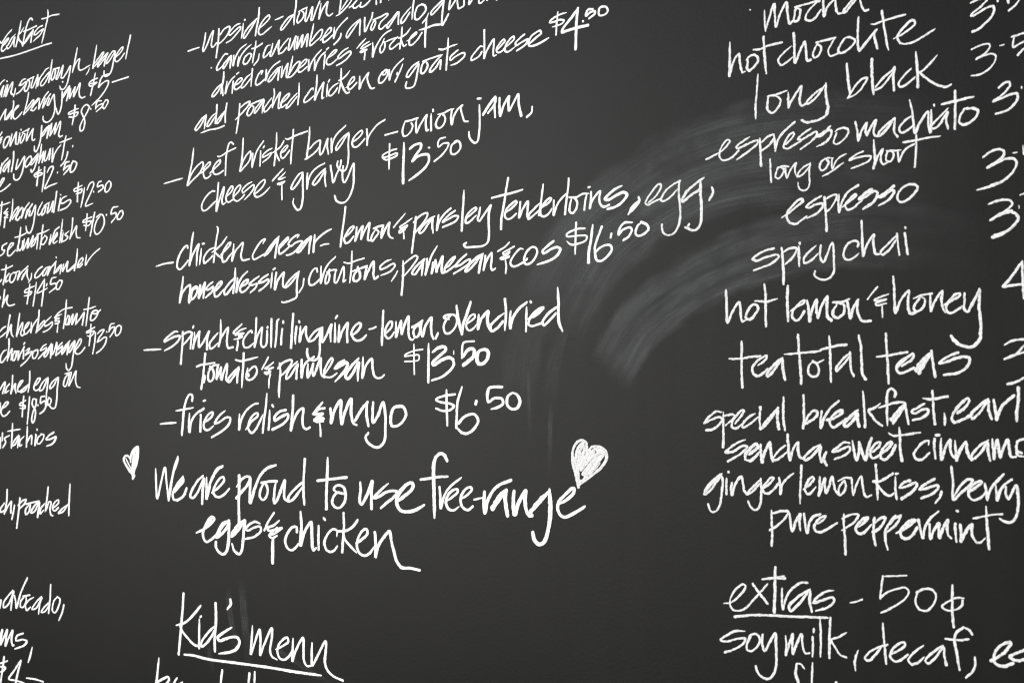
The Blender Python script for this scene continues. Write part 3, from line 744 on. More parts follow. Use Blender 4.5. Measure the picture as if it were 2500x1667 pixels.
251 157 18798 22488 18793 22385 18779 22288 18856 22413 18996 22516 19207 22576
249 157 19217 22461 19123 22443 18936 22339 18858 22274 18883 22244 18985 22281 19186 22432 19172 22336 19158 22235
245 155 19279 22464 19265 22368 19259 22262 19342 22384 19448 22487 19420 22370 19406 22255 19438 22225
243 155 19589 22590 19549 22463 19498 22326 19438 22225
242 154 19438 22225 19561 22227 19741 22340 19793 22447 19754 22464 19619 22402 19498 22277
239 153 19772 22335 19937 22391 19996 22448 19965 22468 19846 22428 19757 22337 19758 22279 19818 22263 19998 22322
245 158 20053 22445 20047 22349 20049 22243 20114 22366 20246 22476 20406 22560
243 158 20224 22422 20219 22318 20220 22217 20277 22336 20393 22448 20517 22496
241 157 20510 22445 20490 22315 20477 22203
240 157 20552 22536 20603 22555
238 156 20613 22378 20771 22424 20835 22468 20784 22478 20655 22427 20555 22332 20571 22267 20658 22246 20744 22268 20844 22306
234 155 21140 22451 21013 22424 20872 22338 20901 22309 21028 22346 21197 22380 21225 22346 21114 22265 20973 22216 20838 22194
word|&
228 153 21605 22523 21488 22463 21385 22400
226 152 21701 22454 21558 22422 21489 22379 21517 22365 21627 22381 21743 22404
227 153 21641 22332 21531 22334 21469 22318 21518 22305 21641 22322
227 152 21593 22313 21574 22164
word|rocket
222 151 21790 22418 21798 22292 21793 22169 21859 22308 21992 22447 22125 22521 22265 22547
221 150 22086 22428 22047 22363 21981 22285 21995 22209 22035 22201 22101 22271 22100 22353 22060 22388
218 150 22100 22362 22233 22381 22437 22386
217 149 22418 22390 22339 22351 22234 22281 22235 22227 22287 22216 22458 22274
215 149 22540 22537 22529 22386 22497 22248 22485 22178
214 148 22748 22481 22665 22413 22548 22373 22457 22364
214 148 22509 22363 22562 22235 22589 22203 22653 22218
221 154 22670 22277 22754 22296 22894 22358 22894 22376 22830 22362 22728 22284 22729 22203 22780 22184 22908 22239 23028 22340
261 183 23146 22546 23122 22392 23111 22235 23112 22089
260 183 22970 22405 23135 22403 23310 22416 23471 22396
L goats_cheese_line
word|add
280 165 16883 21936 16744 21885 16570 21766 16518 21712 16554 21685 16694 21747 16883 21926 16860 21815 16837 21684
275 164 17213 21925 17076 21874 16940 21761 16924 21712 16976 21704 17197 21865
273 163 17243 22084 17231 21911 17192 21722
271 163 17487 21901 17353 21830 17252 21754 17253 21712 17321 21733 17504 21908
269 162 17568 22056 17537 21944 17523 21824 17527 21690
underline|
274 164 16734 21606 16996 21623 17273 21612 17486 21630
word|poached
263 160 17989 21977 17968 21793 17931 21597 17886 21422
261 160 18024 21905 18155 21954 18302 21965 18254 21898 18109 21811 17863 21693
258 159 18353 21881 18272 21824 18225 21742 18275 21699 18372 21748 18427 21829 18369 21889
256 158 18254 21898 18497 21928 18722 21940
255 158 18722 21940 18611 21889 18452 21775 18453 21720 18549 21769 18738 21917 18709 21813 18687 21697
251 157 18961 21920 18867 21856 18742 21748 18759 21696 18854 21720 18963 21791
249 156 19036 22084 19054 21993 19009 21852 18996 21736
247 156 18995 21746 19103 21886 19226 21983 19189 21842 19192 21694 19262 21712
245 155 19245 21764 19414 21834 19505 21896 19490 21918 19398 21895 19276 21808 19262 21712 19293 21697 19401 21729
242 154 19719 21879 19583 21815 19432 21704 19417 21658 19494 21674 19720 21821
240 153 19784 22061 19780 21869 19753 21670
word|chicken
251 161 20184 21869 20183 21897 20139 21900 20029 21823 19926 21725 19941 21680 20031 21689 20193 21752
247 160 20291 22117 20279 21933 20245 21768 20231 21674 20325 21801 20476 21951 20449 21828 20444 21667 20488 21679
244 159 20586 21899 20567 21684
243 159 20614 21941 20643 21969
242 159 20874 21867 20774 21847 20646 21775 20618 21714 20661 21678 20776 21715 20861 21785
239 158 20963 22109 20958 21946 20932 21801 20898 21689
238 157 21190 22031 21099 21968 20987 21922 20902 21914
237 157 20944 21911 21003 21788 21089 21671 21132 21645 21188 21654
235 156 21102 21752 21200 21791 21318 21854 21317 21901 21268 21900 21172 21815 21151 21744 21187 21701 21257 21716 21381 21787
230 155 21456 21885 21457 21774 21452 21669 21519 21772 21628 21873 21689 21908 21656 21822 21698 21704 21767 21619 21848 21618
word|or/
224 153 22141 21872 22034 21845 21955 21741 21969 21684 22049 21679 22155 21751 22194 21835 22141 21881 22074 21856 22048 21816 22115 21804 22154 21842
221 152 22220 21862 22228 21774 22229 21688 22287 21809 22391 21898 22580 21989
219 151 22561 21894 22484 21773 22374 21631
220 151 22432 21774 22419 21749
word|goats
235 163 22953 21863 22838 21831 22698 21741 22660 21676 22699 21651 22788 21706 22953 21827 22928 21699 22891 21563 22841 21475 22751 21459 22648 21481 22641 21527 22660 21569
231 162 23117 21841 23054 21809 23011 21719 23017 21665 23068 21651 23143 21704 23174 21769 23142 21828
228 161 23060 21852 23217 21866 23515 21880
227 160 23503 21874 23392 21816 23243 21703 23219 21655 23269 21646 23368 21698 23478 21800 23479 21730 23467 21654
223 159 23657 22127 23649 22003 23632 21832 23608 21610
224 159 23440 21986 23539 21963 23686 21978 23855 21989
220 158 23880 21885 23796 21853 23699 21793 23711 21752 23820 21788 23976 21819 24036 21807 24030 21757 23941 21705 23832 21673 23724 21667
word|cheese
214 156 24444 21835 24398 21853 24304 21802 24187 21705 24187 21662 24257 21666 24363 21697 24421 21754
211 155 24476 22101 24479 21930 24479 21743 24474 21638 24537 21758 24687 21906 24687 21822 24675 21706 24687 21640 24739 21643
208 154 24778 21728 24869 21786 24932 21833 24903 21863 24835 21826 24756 21749 24756 21691 24813 21671 24903 21696
205 153 24903 21713 25027 21764 25128 21827 25117 21867 25039 21837 24948 21754 24937 21673 24994 21645 25139 21692
214 160 25348 21854 25260 21818 25160 21755 25171 21711 25282 21739 25425 21761 25403 21715 25315 21666 25187 21629
210 159 25469 21694 25588 21753 25697 21805 25675 21846 25589 21835 25480 21783 25436 21709 25447 21657 25523 21638 25675 21654 25847 21698
price|$4.50
204 157 26039 22061 26017 21919 26001 21716
204 157 26201 22018 26070 22014 25901 21968 25869 21938 25943 21926 26080 21934 26164 21905 26133 21871 26028 21856 25938 21854
271 210 26440 22036 26331 21935 26132 21774 26127 21735 26206 21735 26372 21742 26638 21736
270 210 26440 22036 26413 21853 26402 21696 26391 21418
204 159 26536 21820 26544 21811
202 159 26730 21962 26639 21970 26608 21933 26598 21887 26690 21923 26770 21918 26770 21883 26659 21835
199 158 26931 21955 26861 21951 26845 21851 26890 21830 26980 21839 27015 21878 26981 21941 26901 21966
L brisket_line
dash|
280 161 15465 20759 15716 20770 16100 20785
word|beef
270 158 16480 21336 16434 21071 16335 20770 16286 20619 16445 20693 16724 20834 16817 20966 16790 21017 16685 20995 16510 20904 16388 20795 16311 20658
265 157 16752 20804 16899 20862 17053 20945 17052 20981 16983 20975 16846 20880 16832 20758 16886 20689 16973 20682 17076 20726
260 156 17049 20765 17228 20849 17380 20931 17379 20977 17277 20955 17159 20859 17162 20756 17232 20716 17351 20720 17478 20755
256 154 17803 21227 17702 21277 17644 21240 17596 21115 17566 20967 17556 20663
257 155 17300 21060 17360 21046 17613 21102 17872 21141
word|brisket
249 152 18108 21293 18091 20995 18054 20799 18024 20677 18154 20735 18315 20843 18353 20968 18335 21010 18247 20973 18118 20860 18055 20749
245 151 18410 20960 18404 20831 18399 20702 18461 20843 18554 20999 18743 21145
243 150 18659 20974 18654 20816 18641 20690
242 150 18729 21028 18761 21048
240 149 18992 20971 18874 20953 18717 20877 18717 20847 18828 20861 18985 20893 18924 20828 18719 20748
253 158 19135 21245 19131 21050 19104 20859 19069 20639
252 158 19348 21057 19273 20981 19118 20915 19025 20889
252 158 19119 20876 19152 20813 19223 20715
249 157 19260 20837 19383 20878 19466 20943 19443 20961 19366 20938 19275 20864 19269 20787 19316 20741 19385 20761 19521 20858
246 156 19629 21229 19623 21123 19596 20934 19576 20783 19564 20606
271 172 19402 21098 19456 21076 19714 21110 20037 21138
word|burger
250 161 20095 21201 20083 21007 20049 20821 20015 20635
248 160 19978 20635 20096 20662 20287 20739 20395 20837 20394 20913 20357 20919 20240 20888 20109 20812
244 159 20401 20912 20388 20820 20398 20658 20463 20686 20604 20920 20592 20790 20630 20639
240 157 20705 20905 20707 20773 20716 20655 20735 20807 20834 20942 21094 21075
237 156 21173 20938 21033 20884 20879 20777 20830 20700 20851 20678 20936 20722 21173 20919 21168 20744 21178 20520 21152 20376 21097 20291 21013 20284 20913 20343 20869 20414 20890 20467
232 155 21287 20754 21452 20813 21547 20890 21519 20922 21451 20905 21313 20824 21273 20728 21315 20667 21399 20655 21481 20689 21603 20763
227 153 21656 20928 21671 20798 21666 20644 21699 20776 21793 20871 21926 20960 22126 21019
dash|
243 166 22130 20753 22284 20759 22437 20765
word|onion
237 164 22630 20904 22597 20851 22564 20740 22599 20665 22682 20664 22782 20730 22814 20806 22781 20857
247 171 22639 20908 22764 20906 22938 20918
244 170 22913 20905 22897 20793 22915 20676 22996 20789 23159 20935 23135 20847 23160 20678 23201 20678
241 169 23256 20936 23257 20794 23258 20658
240 169 23301 21003 23307 20973
237 168 23481 20883 23402 20817 23370 20731 23434 20670 23530 20695 23593 20787 23577 20845 23529 20887
236 167 23425 20903 23545 20901 23672 20931 23782 20936
232 166 23750 20930 23727 20810 23744 20685 23798 20821 23891 20918 23992 20963 23953 20919 23993 20790 24039 20694 24117 20676
word|jam,
226 164 24368 20901 24376 20707 24369 20489 24324 20320 24263 20307 24156 20400 24132 20503
225 164 24330 21012 24398 21004
337 247 24713 20970 24579 20861 24459 20738
252 185 24564 20743 24713 20871 24727 20967 24705 20829 24720 20653
247 183 24816 20941 24816 20800 24831 20651 24904 20807 25021 20934 25007 20844 25021 20707 25109 20806 25217 20933 25224 20787 25253 20675 25281 20579
240 180 25509 20686 25495 20604 25395 20545
L gravy_line
word|cheese
281 166 17206 20392 17119 20402 16948 20331 16811 20213 16779 20124 16833 20056 16938 20054 17075 20110 17228 20185
275 165 17330 20540 17310 20338 17288 20188 17276 19996 17364 20199 17511 20435 17497 20315 17450 20189 17486 20104 17570 20124
271 163 17617 20250 17750 20315 17806 20389 17772 20418 17665 20356 17584 20234 17603 20151 17671 20123 17804 20157
268 162 17836 20214 17999 20304 18047 20379 18013 20408 17899 20357 17818 20246 17837 20163 17938 20111 18069 20146 18166 20204
263 161 18389 20420 18260 20392 18098 20302 18116 20250 18229 20286 18455 20358 18472 20316 18361 20210 18184 20117
258 159 18507 20183 18713 20276 18806 20372 18790 20414 18663 20381 18521 20280 18475 20177 18541 20120 18668 20124 18795 20168 18943 20247
word|&
252 157 19027 20364 19166 20444 19335 20538
234 147 19404 20472 19297 20413 19205 20376 19252 20361 19405 20379
235 147 19329 20370 19221 20355
234 147 19391 20309 19284 20293 19183 20287 19238 20265 19315 20265 19392 20294
234 147 19311 20237 19311 20101 19321 19974
word|gravy
278 177 19905 20406 19816 20384 19637 20244 19585 20154 19624 20130 19729 20184 19877 20319 19913 20390 19917 20180 19927 19988 19900 19820 19857 19749 19782 19733 19690 19806 19643 19878 19657 19944
263 169 20052 20366 20039 20273 20042 20082 20084 20248 20171 20360 20316 20435 20534 20486
259 168 20550 20385 20435 20335 20261 20225 20203 20157 20248 20132 20364 20184 20550 20347 20538 20218 20569 20073
254 166 20693 20422 20691 20399 20724 20278 20769 20113 20853 20242 20950 20369 20977 20477
250 164 21035 20367 21015 20258 21032 20108 21081 20074 21164 20165 21315 20375 21317 20200 21319 20034 21265 19885 21197 19792 21086 19722 20973 19726 20859 19777 20808 19871
price|$13.50
226 154 22243 20584 22236 20404 22230 20155
226 154 22415 20472 22295 20466 22073 20410 22064 20376 22176 20372 22432 20394 22432 20365 22314 20335 22160 20322 22091 20349
319 219 22599 20544 22601 20411 22586 20125 22588 19865
305 212 22751 20430 22866 20476 23015 20472 23015 20409 22917 20320 22811 20209 22934 20272 23098 20283 23195 20264 23212 20177 23148 20083 22985 19991 22738 19898
215 151 23203 20382 23224 20379
211 149 23595 20494 23467 20485 23428 20429 23436 20360 23547 20400 23674 20382 23643 20319 23517 20213 23341 20136
249 177 23847 20379 23753 20348 23722 20252 23754 20197 23863 20198 23948 20275 23924 20367 23847 20395 23784 20365
L caesar_line
dash|
344 195 15241 19099 15543 19124 15831 19124
word|chicken
333 193 16334 19366 16322 19411 16258 19411 16088 19289 15984 19123 15988 19010 16076 18965 16205 19016 16352 19115
327 191 16519 19653 16461 19429 16435 19207 16398 19012 16499 19202 16706 19405 16658 19237 16643 18991
324 190 16797 19304 16776 19152 16748 19006
322 190 16842 19404 16891 19400
320 189 17198 19284 17065 19260 16922 19163 16882 19081 16915 19017 17008 19045 17172 19128
316 188 17311 19682 17343 19648 17288 19410 17216 19015
314 187 17622 19456 17493 19353 17312 19261 17159 19209
314 187 17241 19207 17335 19138 17500 19050
310 186 17447 19140 17578 19200 17736 19294 17755 19334 17695 19334 17557 19226 17479 19100 17522 18988 17623 19003 17702 19068 17800 19131
304 184 17856 19294 17839 19152 17804 18981 17899 19146 18016 19231 18143 19296 18125 19197 18089 19045 18140 18969 18355 18968
word|caesar-
294 181 18772 19229 18827 19294 18733 19280 18563 19155 18451 19012 18491 18950 18606 18963 18795 19016
288 179 19240 19300 19111 19231 18944 19107 18815 18991 18927 19027 19166 19237 19221 19278 19169 19098 19135 18927
293 184 19262 19079 19408 19169 19517 19239 19507 19263 19426 19225 19262 19114 19245 19023 19283 18979 19393 19009 19538 19076
289 182 19780 19235 19816 19272 19716 19265 19572 19199 19519 19135 19593 19094 19719 19139 19862 19159 19916 19142 19846 19069 19703 18980 19541 18938 19468 18939
304 193 20164 19214 20006 19145 19847 19035 19776 18973 19812 18959 19936 19027 20164 19208 20131 19076 20107 18920
297 191 20270 19226 20254 19087 20239 18925 20272 19085 20393 19174 20566 19246 20728 19286
219 141 20439 19018 20551 19035 20663 19030
word|lemon
278 182 21105 19638 21074 19437 21027 19221 20980 18950
275 181 21096 19104 21212 19158 21327 19245 21327 19273 21261 19263 21145 19176 21079 19073 21114 19003 21197 19006 21329 19092
270 179 21410 19248 21395 19129 21372 19011 21444 19135 21566 19253 21543 19136 21528 19028 21608 19151 21745 19288 21722 19139 21707 19000 21772 18982
265 178 21899 19153 21820 19075 21788 19002 21821 18967 21901 19024 21980 19102 21932 19150 21899 19164
264 177 21851 19180 21963 19200 22091 19208
260 176 22099 19208 22060 19104 22053 18998 22123 19108 22256 19239 22234 19129 22235 19044 22282 18985 22345 18963
word|&
213 146 22637 19346 22499 19250 22359 19148
212 145 22806 19248 22638 19182 22515 19132 22546 19113 22700 19144 22654 19107 22546 19097
212 145 22639 19087 22500 19070 22500 19038 22639 19071
212 145 22609 19048 22617 18931
word|parsley
262 181 22906 19261 22892 19126 22855 18920 22812 18672
260 180 22854 19182 22974 19253 23124 19299 23184 19292 23170 19232 23051 19119 22900 19010
258 179 23348 19222 23230 19183 23051 19078 22991 19011 23006 18978 23081 19001 23304 19196 23297 19083 23320 18961
253 178 23444 19232 23422 19121 23401 18989 23452 19118 23568 19229 23728 19314
249 177 23822 19262 23685 19206 23540 19109 23656 19137 23815 19181 23901 19161 23844 19096 23714 19059 23547 19025
245 175 24028 19564 24014 19362 23994 19161 23980 18919
243 174 24086 19111 24199 19169 24311 19237 24297 19259 24198 19230 24086 19141 24072 19041 24129 19035 24297 19128
240 173 24394 19248 24367 19140 24339 19063 24381 19038 24450 19101 24629 19261 24588 19156 24581 18997 24588 18797 24561 18680 24451 18631 24242 18636 24073 18647 24031 18691 24087 18716
word|tenderloins,
232 171 25001 19647 24954 19451 24914 19258 24860 19046 24847 18855
231 170 24649 19373 24860 19388 25061 19398 25300 19423
230 170 24968 19113 25074 19160 25181 19236 25167 19262 25074 19229 24967 19153 24927 19058 24981 19003 25061 19004 25167 19061
226 168 25260 19237 25247 19121 25233 18995 25312 19123 25417 19228 25411 19102 25404 19006 25430 18954
223 167 25663 19170 25560 19105 25443 19021 25430 18954 25495 18976 25650 19065
221 166 25734 19451 25702 19262 25676 19111 25650 18988
220 166 25702 19103 25855 19162 25897 19208 25872 19224 25770 19172 25684 19079 25684 18989 25752 18956 25854 18996 25905 19054
217 165 25948 19177 25947 19075 25947 18953 25998 19069 26056 19151 26190 19249
214 164 26249 19477 26240 19357 26206 19172 26172 18941
212 163 26297 19161 26264 19064 26263 18975 26321 18944 26386 18999 26411 19084 26387 19137 26338 19181
211 163 26256 19191 26387 19175 26518 19210 26623 19203
209 162 26599 19200 26566 19091 26549 18968
208 162 26631 19294 26655 19296
206 161 26679 19221 26678 19103 26654 18975 26711 19099 26855 19212 26838 19121 26854 19020 26917 18970 27027 18988
252 198 27254 19237 27138 19208 26996 19127 26941 19084 27012 19064 27153 19108 27292 19140 27354 19096 27276 19008 27152 18949 26995 18930
195 156 27566 19034 27589 18983
197 157 27589 18983 27474 18912 27382 18813
197 157 27558 18981 27444 18903 27390 18824
197 157 27573 18961 27459 18865 27405 18835
word|egg,
192 155 27746 18941 27866 19011 27971 19141 27956 19173 27912 19173 27822 19100 27717 18992 27686 18936 27731 18906 27821 18932 27969 18974
217 177 28299 19177 28176 19140 28029 19051 27969 18950 27998 18929 28086 18948 28262 19070
216 176 28285 19179 28276 19032 28295 18829 28301 18711 28271 18561 28183 18452 28081 18438 28001 18482 27980 18544 27980 18597
254 210 28697 19167 28577 19113 28419 19015 28332 18908 28346 18882 28490 18959 28646 19034 28647 19115
253 209 28647 19127 28652 18905 28663 18670 28640 18533 28583 18469 28498 18461 28428 18497 28385 18513
255 210 28435 18532 28450 18548
248 207 28835 19016 28855 18950 28791 18853
L croutons_line
word|house
354 205 16189 18805 16152 18584 16113 18462 16085 18302 16177 18495 16430 18625 16434 18501 16405 18379 16408 18280 16481 18337
349 203 16666 18558 16519 18507 16479 18398 16503 18335 16607 18389 16689 18494 16665 18570 16560 18566 16497 18533
345 202 16780 18598 16752 18465 16735 18350 16815 18460 16936 18635 16909 18490 16892 18339
341 201 17185 18622 17062 18576 16971 18498 17064 18491 17208 18529 17189 18457 16975 18345
336 200 17271 18439 17392 18503 17492 18592 17471 18617 17330 18544 17251 18428 17274 18342 17356 18336 17546 18449
word|dressing,
330 198 17891 18644 17714 18550 17576 18429 17578 18368 17639 18352 17737 18417 17894 18536
327 197 17917 18827 17902 18595 17858 18360
324 196 17990 18636 17974 18494 17957 18371 18013 18515 18147 18659 18302 18736
322 195 18132 18471 18287 18518 18325 18574 18266 18579 18131 18506 18074 18416 18115 18365 18213 18370 18347 18442
317 194 18651 18613 18499 18560 18365 18488 18462 18469 18597 18482 18560 18415 18407 18338
312 192 18926 18625 18766 18574 18654 18501 18787 18502 18937 18537 18957 18501 18827 18406 18676 18347
309 191 19047 18650 19031 18506 19015 18380
308 191 19084 18711 19130 18724
305 190 19178 18645 19144 18498 19137 18336 19218 18492 19400 18627 19375 18502 19386 18375 19460 18347
289 182 19836 18604 19693 18547 19513 18436 19442 18361 19497 18357 19623 18427 19801 18561
289 182 19827 18593 19785 18437 19779 18290 19772 18154 19628 18107 19401 18077 19346 18092
245 156 19981 18467 19948 18334 19843 18228
word|croutons,
270 173 20359 18560 20340 18618 20279 18623 20175 18542 20124 18422 20143 18353 20231 18335 20336 18372 20422 18421
265 172 20462 18647 20455 18507 20458 18351 20525 18513 20643 18659 20855 18784
264 171 20662 18546 20611 18472 20578 18375 20596 18329 20665 18357 20697 18465 20662 18546
264 171 20687 18577 20679 18522
263 171 20619 18538 20781 18558 20875 18550
260 169 20867 18551 20834 18443 20836 18332 20887 18329 21069 18589 21087 18478 21072 18325 21130 18353
255 168 21291 18838 21285 18647 21270 18484 21240 18301
255 168 21085 18665 21202 18638 21417 18668 21605 18689
316 209 21436 18492 21354 18423 21339 18337 21421 18309 21503 18356 21502 18454 21452 18502
315 209 21320 18491 21501 18519 21688 18547
316 209 21451 18551 21452 18491
310 207 21688 18547 21649 18431 21634 18324 21714 18447 21857 18608 21866 18489 21859 18382 21892 18315 21980 18345
242 164 22294 18606 22160 18581 22018 18497 22034 18464 22177 18484 22365 18531 22396 18497 22288 18410 22051 18361
240 163 22459 18396 22413 18336 22313 18244
word|parmesan
279 191 22597 18553 22599 18374 22585 18165 22563 17990
237 163 22582 18481 22720 18553 22902 18615 22948 18585 22858 18478 22630 18308
269 186 23101 18537 22997 18484 22861 18391 22816 18332 22877 18306 22967 18372 23116 18536
267 185 23086 18528 23072 18415 23051 18282
265 184 23176 18541 23169 18406 23140 18279 23206 18434 23280 18573 23412 18725
263 184 23325 18465 23311 18384 23289 18288 23340 18402 23369 18503
261 183 23384 18501 23399 18428 23399 18305 23443 18383 23545 18549 23531 18417 23531 18283 23590 18279
257 182 23618 18348 23719 18400 23834 18512 23791 18506 23661 18426 23589 18330 23619 18286 23691 18311 23806 18362
253 180 24090 18529 23977 18469 23834 18360 23949 18370 24090 18429 24175 18441 24161 18392 24006 18315 23806 18245
281 202 24453 18506 24314 18459 24147 18353 24062 18260 24119 18265 24259 18353 24439 18497 24398 18361 24364 18219
228 166 24508 18471 24495 18353 24467 18246 24522 18370 24645 18503 24645 18389 24632 18281 24659 18230 24727 18249
word|&
193 142 25023 18630 24916 18562 24781 18516
192 141 25129 18556 24996 18515 24889 18476 24916 18454 25036 18487 24996 18446 24916 18424 24862 18419
193 141 25030 18419 24916 18395 24835 18402 24862 18380 25023 18400
192 141 24943 18373 24963 18263 24950 18156
word|cos
227 168 25314 18500 25261 18510 25129 18424 25050 18304 25103 18251 25195 18253 25314 18291
224 167 25470 18500 25379 18431 25340 18337 25366 18267 25444 18260 25548 18319 25612 18428 25587 18489 25509 18511 25405 18477
225 167 25405 18341 25385 18324
262 198 25937 18560 25842 18512 25715 18429 25740 18393 25880 18442 26018 18462 26075 18424 26018 18343 25879 18280 25618 18236
price|$16.50
190 146 26389 18798 26377 18611 26367 18330
190 146 26556 18692 26401 18696 26204 18641 26204 18609 26385 18597 26595 18570 26579 18516 26449 18478 26286 18475 26212 18526
276 214 26709 18720 26675 18518 26634 18336 26626 18175
225 175 26883 18683 26835 18589 26755 18412 26754 18288 26785 18198 26864 18179 26975 18231 27070 18332 27039 18390 26960 18404 26834 18367 26770 18323
222 174 27063 18560 27047 18506
218 173 27442 18685 27304 18694 27227 18635 27195 18534 27273 18593 27411 18615 27441 18576 27380 18485 27287 18446
214 171 27624 18665 27548 18625 27509 18520 27547 18480 27652 18494 27743 18557 27713 18620 27609 18673
L linguine_line
dash|
361 202 14850 17418 15124 17413 15439 17410
word|spinach
349 199 16024 17729 15959 17739 15764 17675 15579 17577 15580 17552 15722 17589 15962 17639 16114 17631 16073 17559 15880 17456 15596 17376
343 197 16209 17719 16214 17540 16188 17318 16163 17084
341 197 16179 17640 16349 17700 16477 17699 16520 17660 16396 17555 16227 17452
338 196 16530 17684 16503 17525 16486 17372
337 196 16580 17804 16559 17780
333 195 16615 17679 16619 17544 16571 17368 16650 17542 16783 17694 16765 17561 16780 17389 16863 17434 17105 17677 17047 17547 17042 17329
326 192 17372 17626 17232 17537 17111 17434 17134 17349 17237 17356 17377 17433
320 191 17468 17874 17473 17657 17457 17478 17409 17372 17477 17513 17713 17716 17687 17562 17680 17419 17722 17333 17881 17338
word|&
313 189 18137 17751 17992 17676 17885 17611 17935 17584 18110 17646 18266 17673
313 188 17955 17560 18073 17577 18210 17582 18054 17531 18172 17519 18075 17494 17917 17484
313 189 18027 17449 18028 17378 18001 17273
word|chilli
308 187 18461 17580 18441 17616 18326 17575 18193 17441 18215 17334 18313 17306 18428 17336 18504 17379
302 185 18590 17847 18576 17597 18544 17307 18616 17490 18765 17656 18749 17506 18743 17344 18791 17295 18885 17325 18920 17451 18917 17590
299 184 18935 17659 18926 17642
297 184 19044 17802 19045 17571 19045 17283
295 183 19258 17778 19222 17757 19199 17506 19166 17289
292 182 19372 17599 19347 17452 19341 17315
292 182 19393 17736 19401 17707
word|linguine
338 212 19683 17853 19656 17570 19630 17240
336 211 19781 17616 19753 17459 19755 17313
334 211 19853 17704 19864 17697
331 210 19896 17609 19888 17491 19880 17340 19930 17476 20052 17600 20054 17482 20118 17348 20180 17332
326 208 20481 17557 20320 17507 20158 17385 20139 17334 20241 17342 20382 17426 20482 17537 20444 17332 20447 17163 20408 17036 20287 16989 20144 17034 20091 17127 20100 17192
320 206 20522 17561 20513 17458 20515 17302 20604 17388 20761 17599 20733 17446 20745 17304
316 205 20850 17613 20852 17465 20854 17292
316 205 20908 17738 20868 17708
313 204 20969 17574 20961 17434 20953 17287 21039 17455 21193 17599 21176 17448 21188 17269
306 202 21312 17377 21483 17469 21539 17554 21501 17581 21368 17526 21292 17416 21351 17324 21447 17282 21580 17300 21674 17358
dash|
247 164 21758 17462 21842 17468 21926 17488
word|lemon,
286 192 22109 17757 22093 17460 22078 17176
284 191 22195 17380 22322 17472 22331 17545 22285 17560 22176 17455 22159 17345 22233 17280 22306 17300 22378 17370
278 189 22430 17545 22432 17417 22433 17294 22503 17462 22557 17556 22557 17446 22576 17335 22629 17467 22735 17619 22736 17461 22755 17277 22826 17225 22879 17247
286 197 22931 17449 22861 17381 22879 17283 22949 17267 23019 17360 23001 17445 22931 17449
286 197 22825 17437 22930 17462 23070 17526
282 195 23070 17526 23036 17395 23081 17272 23140 17425 23287 17567 23279 17430 23297 17285 23340 17217
278 194 23442 17301 23391 17220
word|ovendried
269 189 23740 17578 23640 17513 23573 17411 23607 17302 23691 17286 23808 17350 23874 17452 23857 17547 23757 17589 23639 17584 23572 17553 23690 17516
327 232 23865 17718 23907 17509 23983 17258
324 231 24186 17755 24105 17579 24023 17420 23991 17258
241 172 24122 17426 24236 17478 24285 17521 24268 17557 24187 17539 24106 17450 24089 17369 24155 17307 24253 17337 24317 17391
296 214 24366 17539 24358 17447 24350 17320 24414 17467 24574 17584 24558 17470 24590 17341 24638 17275
291 212 24906 17529 24780 17468 24622 17339 24654 17274 24765 17308 24890 17404
288 211 24929 17755 24953 17560 24929 17276
285 209 25053 17553 25038 17429 25046 17293 25092 17437 25215 17577 25391 17672
243 180 25386 17594 25383 17420 25375 17229
242 180 25466 17678 25481 17666
314 234 25428 17417 25639 17494 25728 17566 25698 17568 25579 17520 25458 17426
240 179 25458 17426 25428 17339 25488 17302 25608 17317 25728 17343
272 205 25986 17549 25846 17480 25713 17344 25742 17298 25831 17348 25978 17461
269 203 26023 17844 26037 17656 26036 17435 26051 17314 26115 17195
L parmesan_line
word|tomato
342 200 16982 17258 16956 17078 16921 16836 16865 16571
342 200 16707 17014 16832 17040 17039 17050 17285 17065
341 200 16962 16835 16974 16774 16945 16702
338 199 17185 16972 17105 16890 17088 16770 17151 16708 17252 16765 17269 16885 17206 16959 17143 16998
336 198 17124 16962 17286 17016 17428 17023
331 197 17408 17012 17371 16881 17364 16750 17510 16972 17493 16853 17526 16733 17593 16874 17700 17025 17694 16870 17677 16728 17758 16678
325 195 18068 16951 17932 16874 17737 16726 17758 16678 17895 16768 18068 16928 18032 16799 18025 16670
321 194 18218 17210 18212 17028 18188 16794 18174 16572
320 193 17976 17091 18124 17061 18318 17077 18643 17116
317 192 18341 16918 18305 16790 18326 16719 18442 16704 18575 16770 18630 16872 18571 16944 18494 16935 18381 16870
318 193 18363 16812 18383 16776
word|&
269 165 18965 17097 18873 16991 18781 16890
267 164 19116 16998 18968 16929 18875 16898 18950 16884 19118 16907 18988 16860 19026 16830 18858 16824 18934 16792 19045 16829
266 164 19036 16789 19001 16687 18995 16537
word|parmesan
323 200 19306 16975 19331 16788 19302 16589 19300 16363
320 200 19264 16890 19412 16984 19645 17021 19666 16994 19542 16860 19332 16735
316 198 19813 16982 19647 16896 19512 16755 19513 16689 19608 16725 19835 16941 19806 16824 19798 16686
311 197 19938 17016 19930 16859 19943 16695 19972 16831 20042 16946 20286 17054
306 195 20115 16930 20106 16826 20119 16689 20268 16938 20239 16822 20271 16717 20469 17020 20471 16878 20494 16735 20575 16681
281 181 20574 16733 20732 16881 20800 16981 20769 17008 20671 16935 20573 16797 20574 16707 20675 16678 20794 16687 20911 16740
391 254 21104 16949 20968 16910 20861 16825 20988 16859 21163 16915 21202 16888 21126 16777 21010 16692 20884 16607
384 252 21480 16966 21299 16847 21147 16688 21205 16635 21320 16707 21490 16902 21473 16752 21474 16608
308 205 21603 16986 21596 16798 21588 16636 21680 16845 21829 16951 21849 16814 21888 16676 21963 16624 22074 16627 22147 16667
price|$13.50
191 131 22871 17150 22873 16908 22884 16655
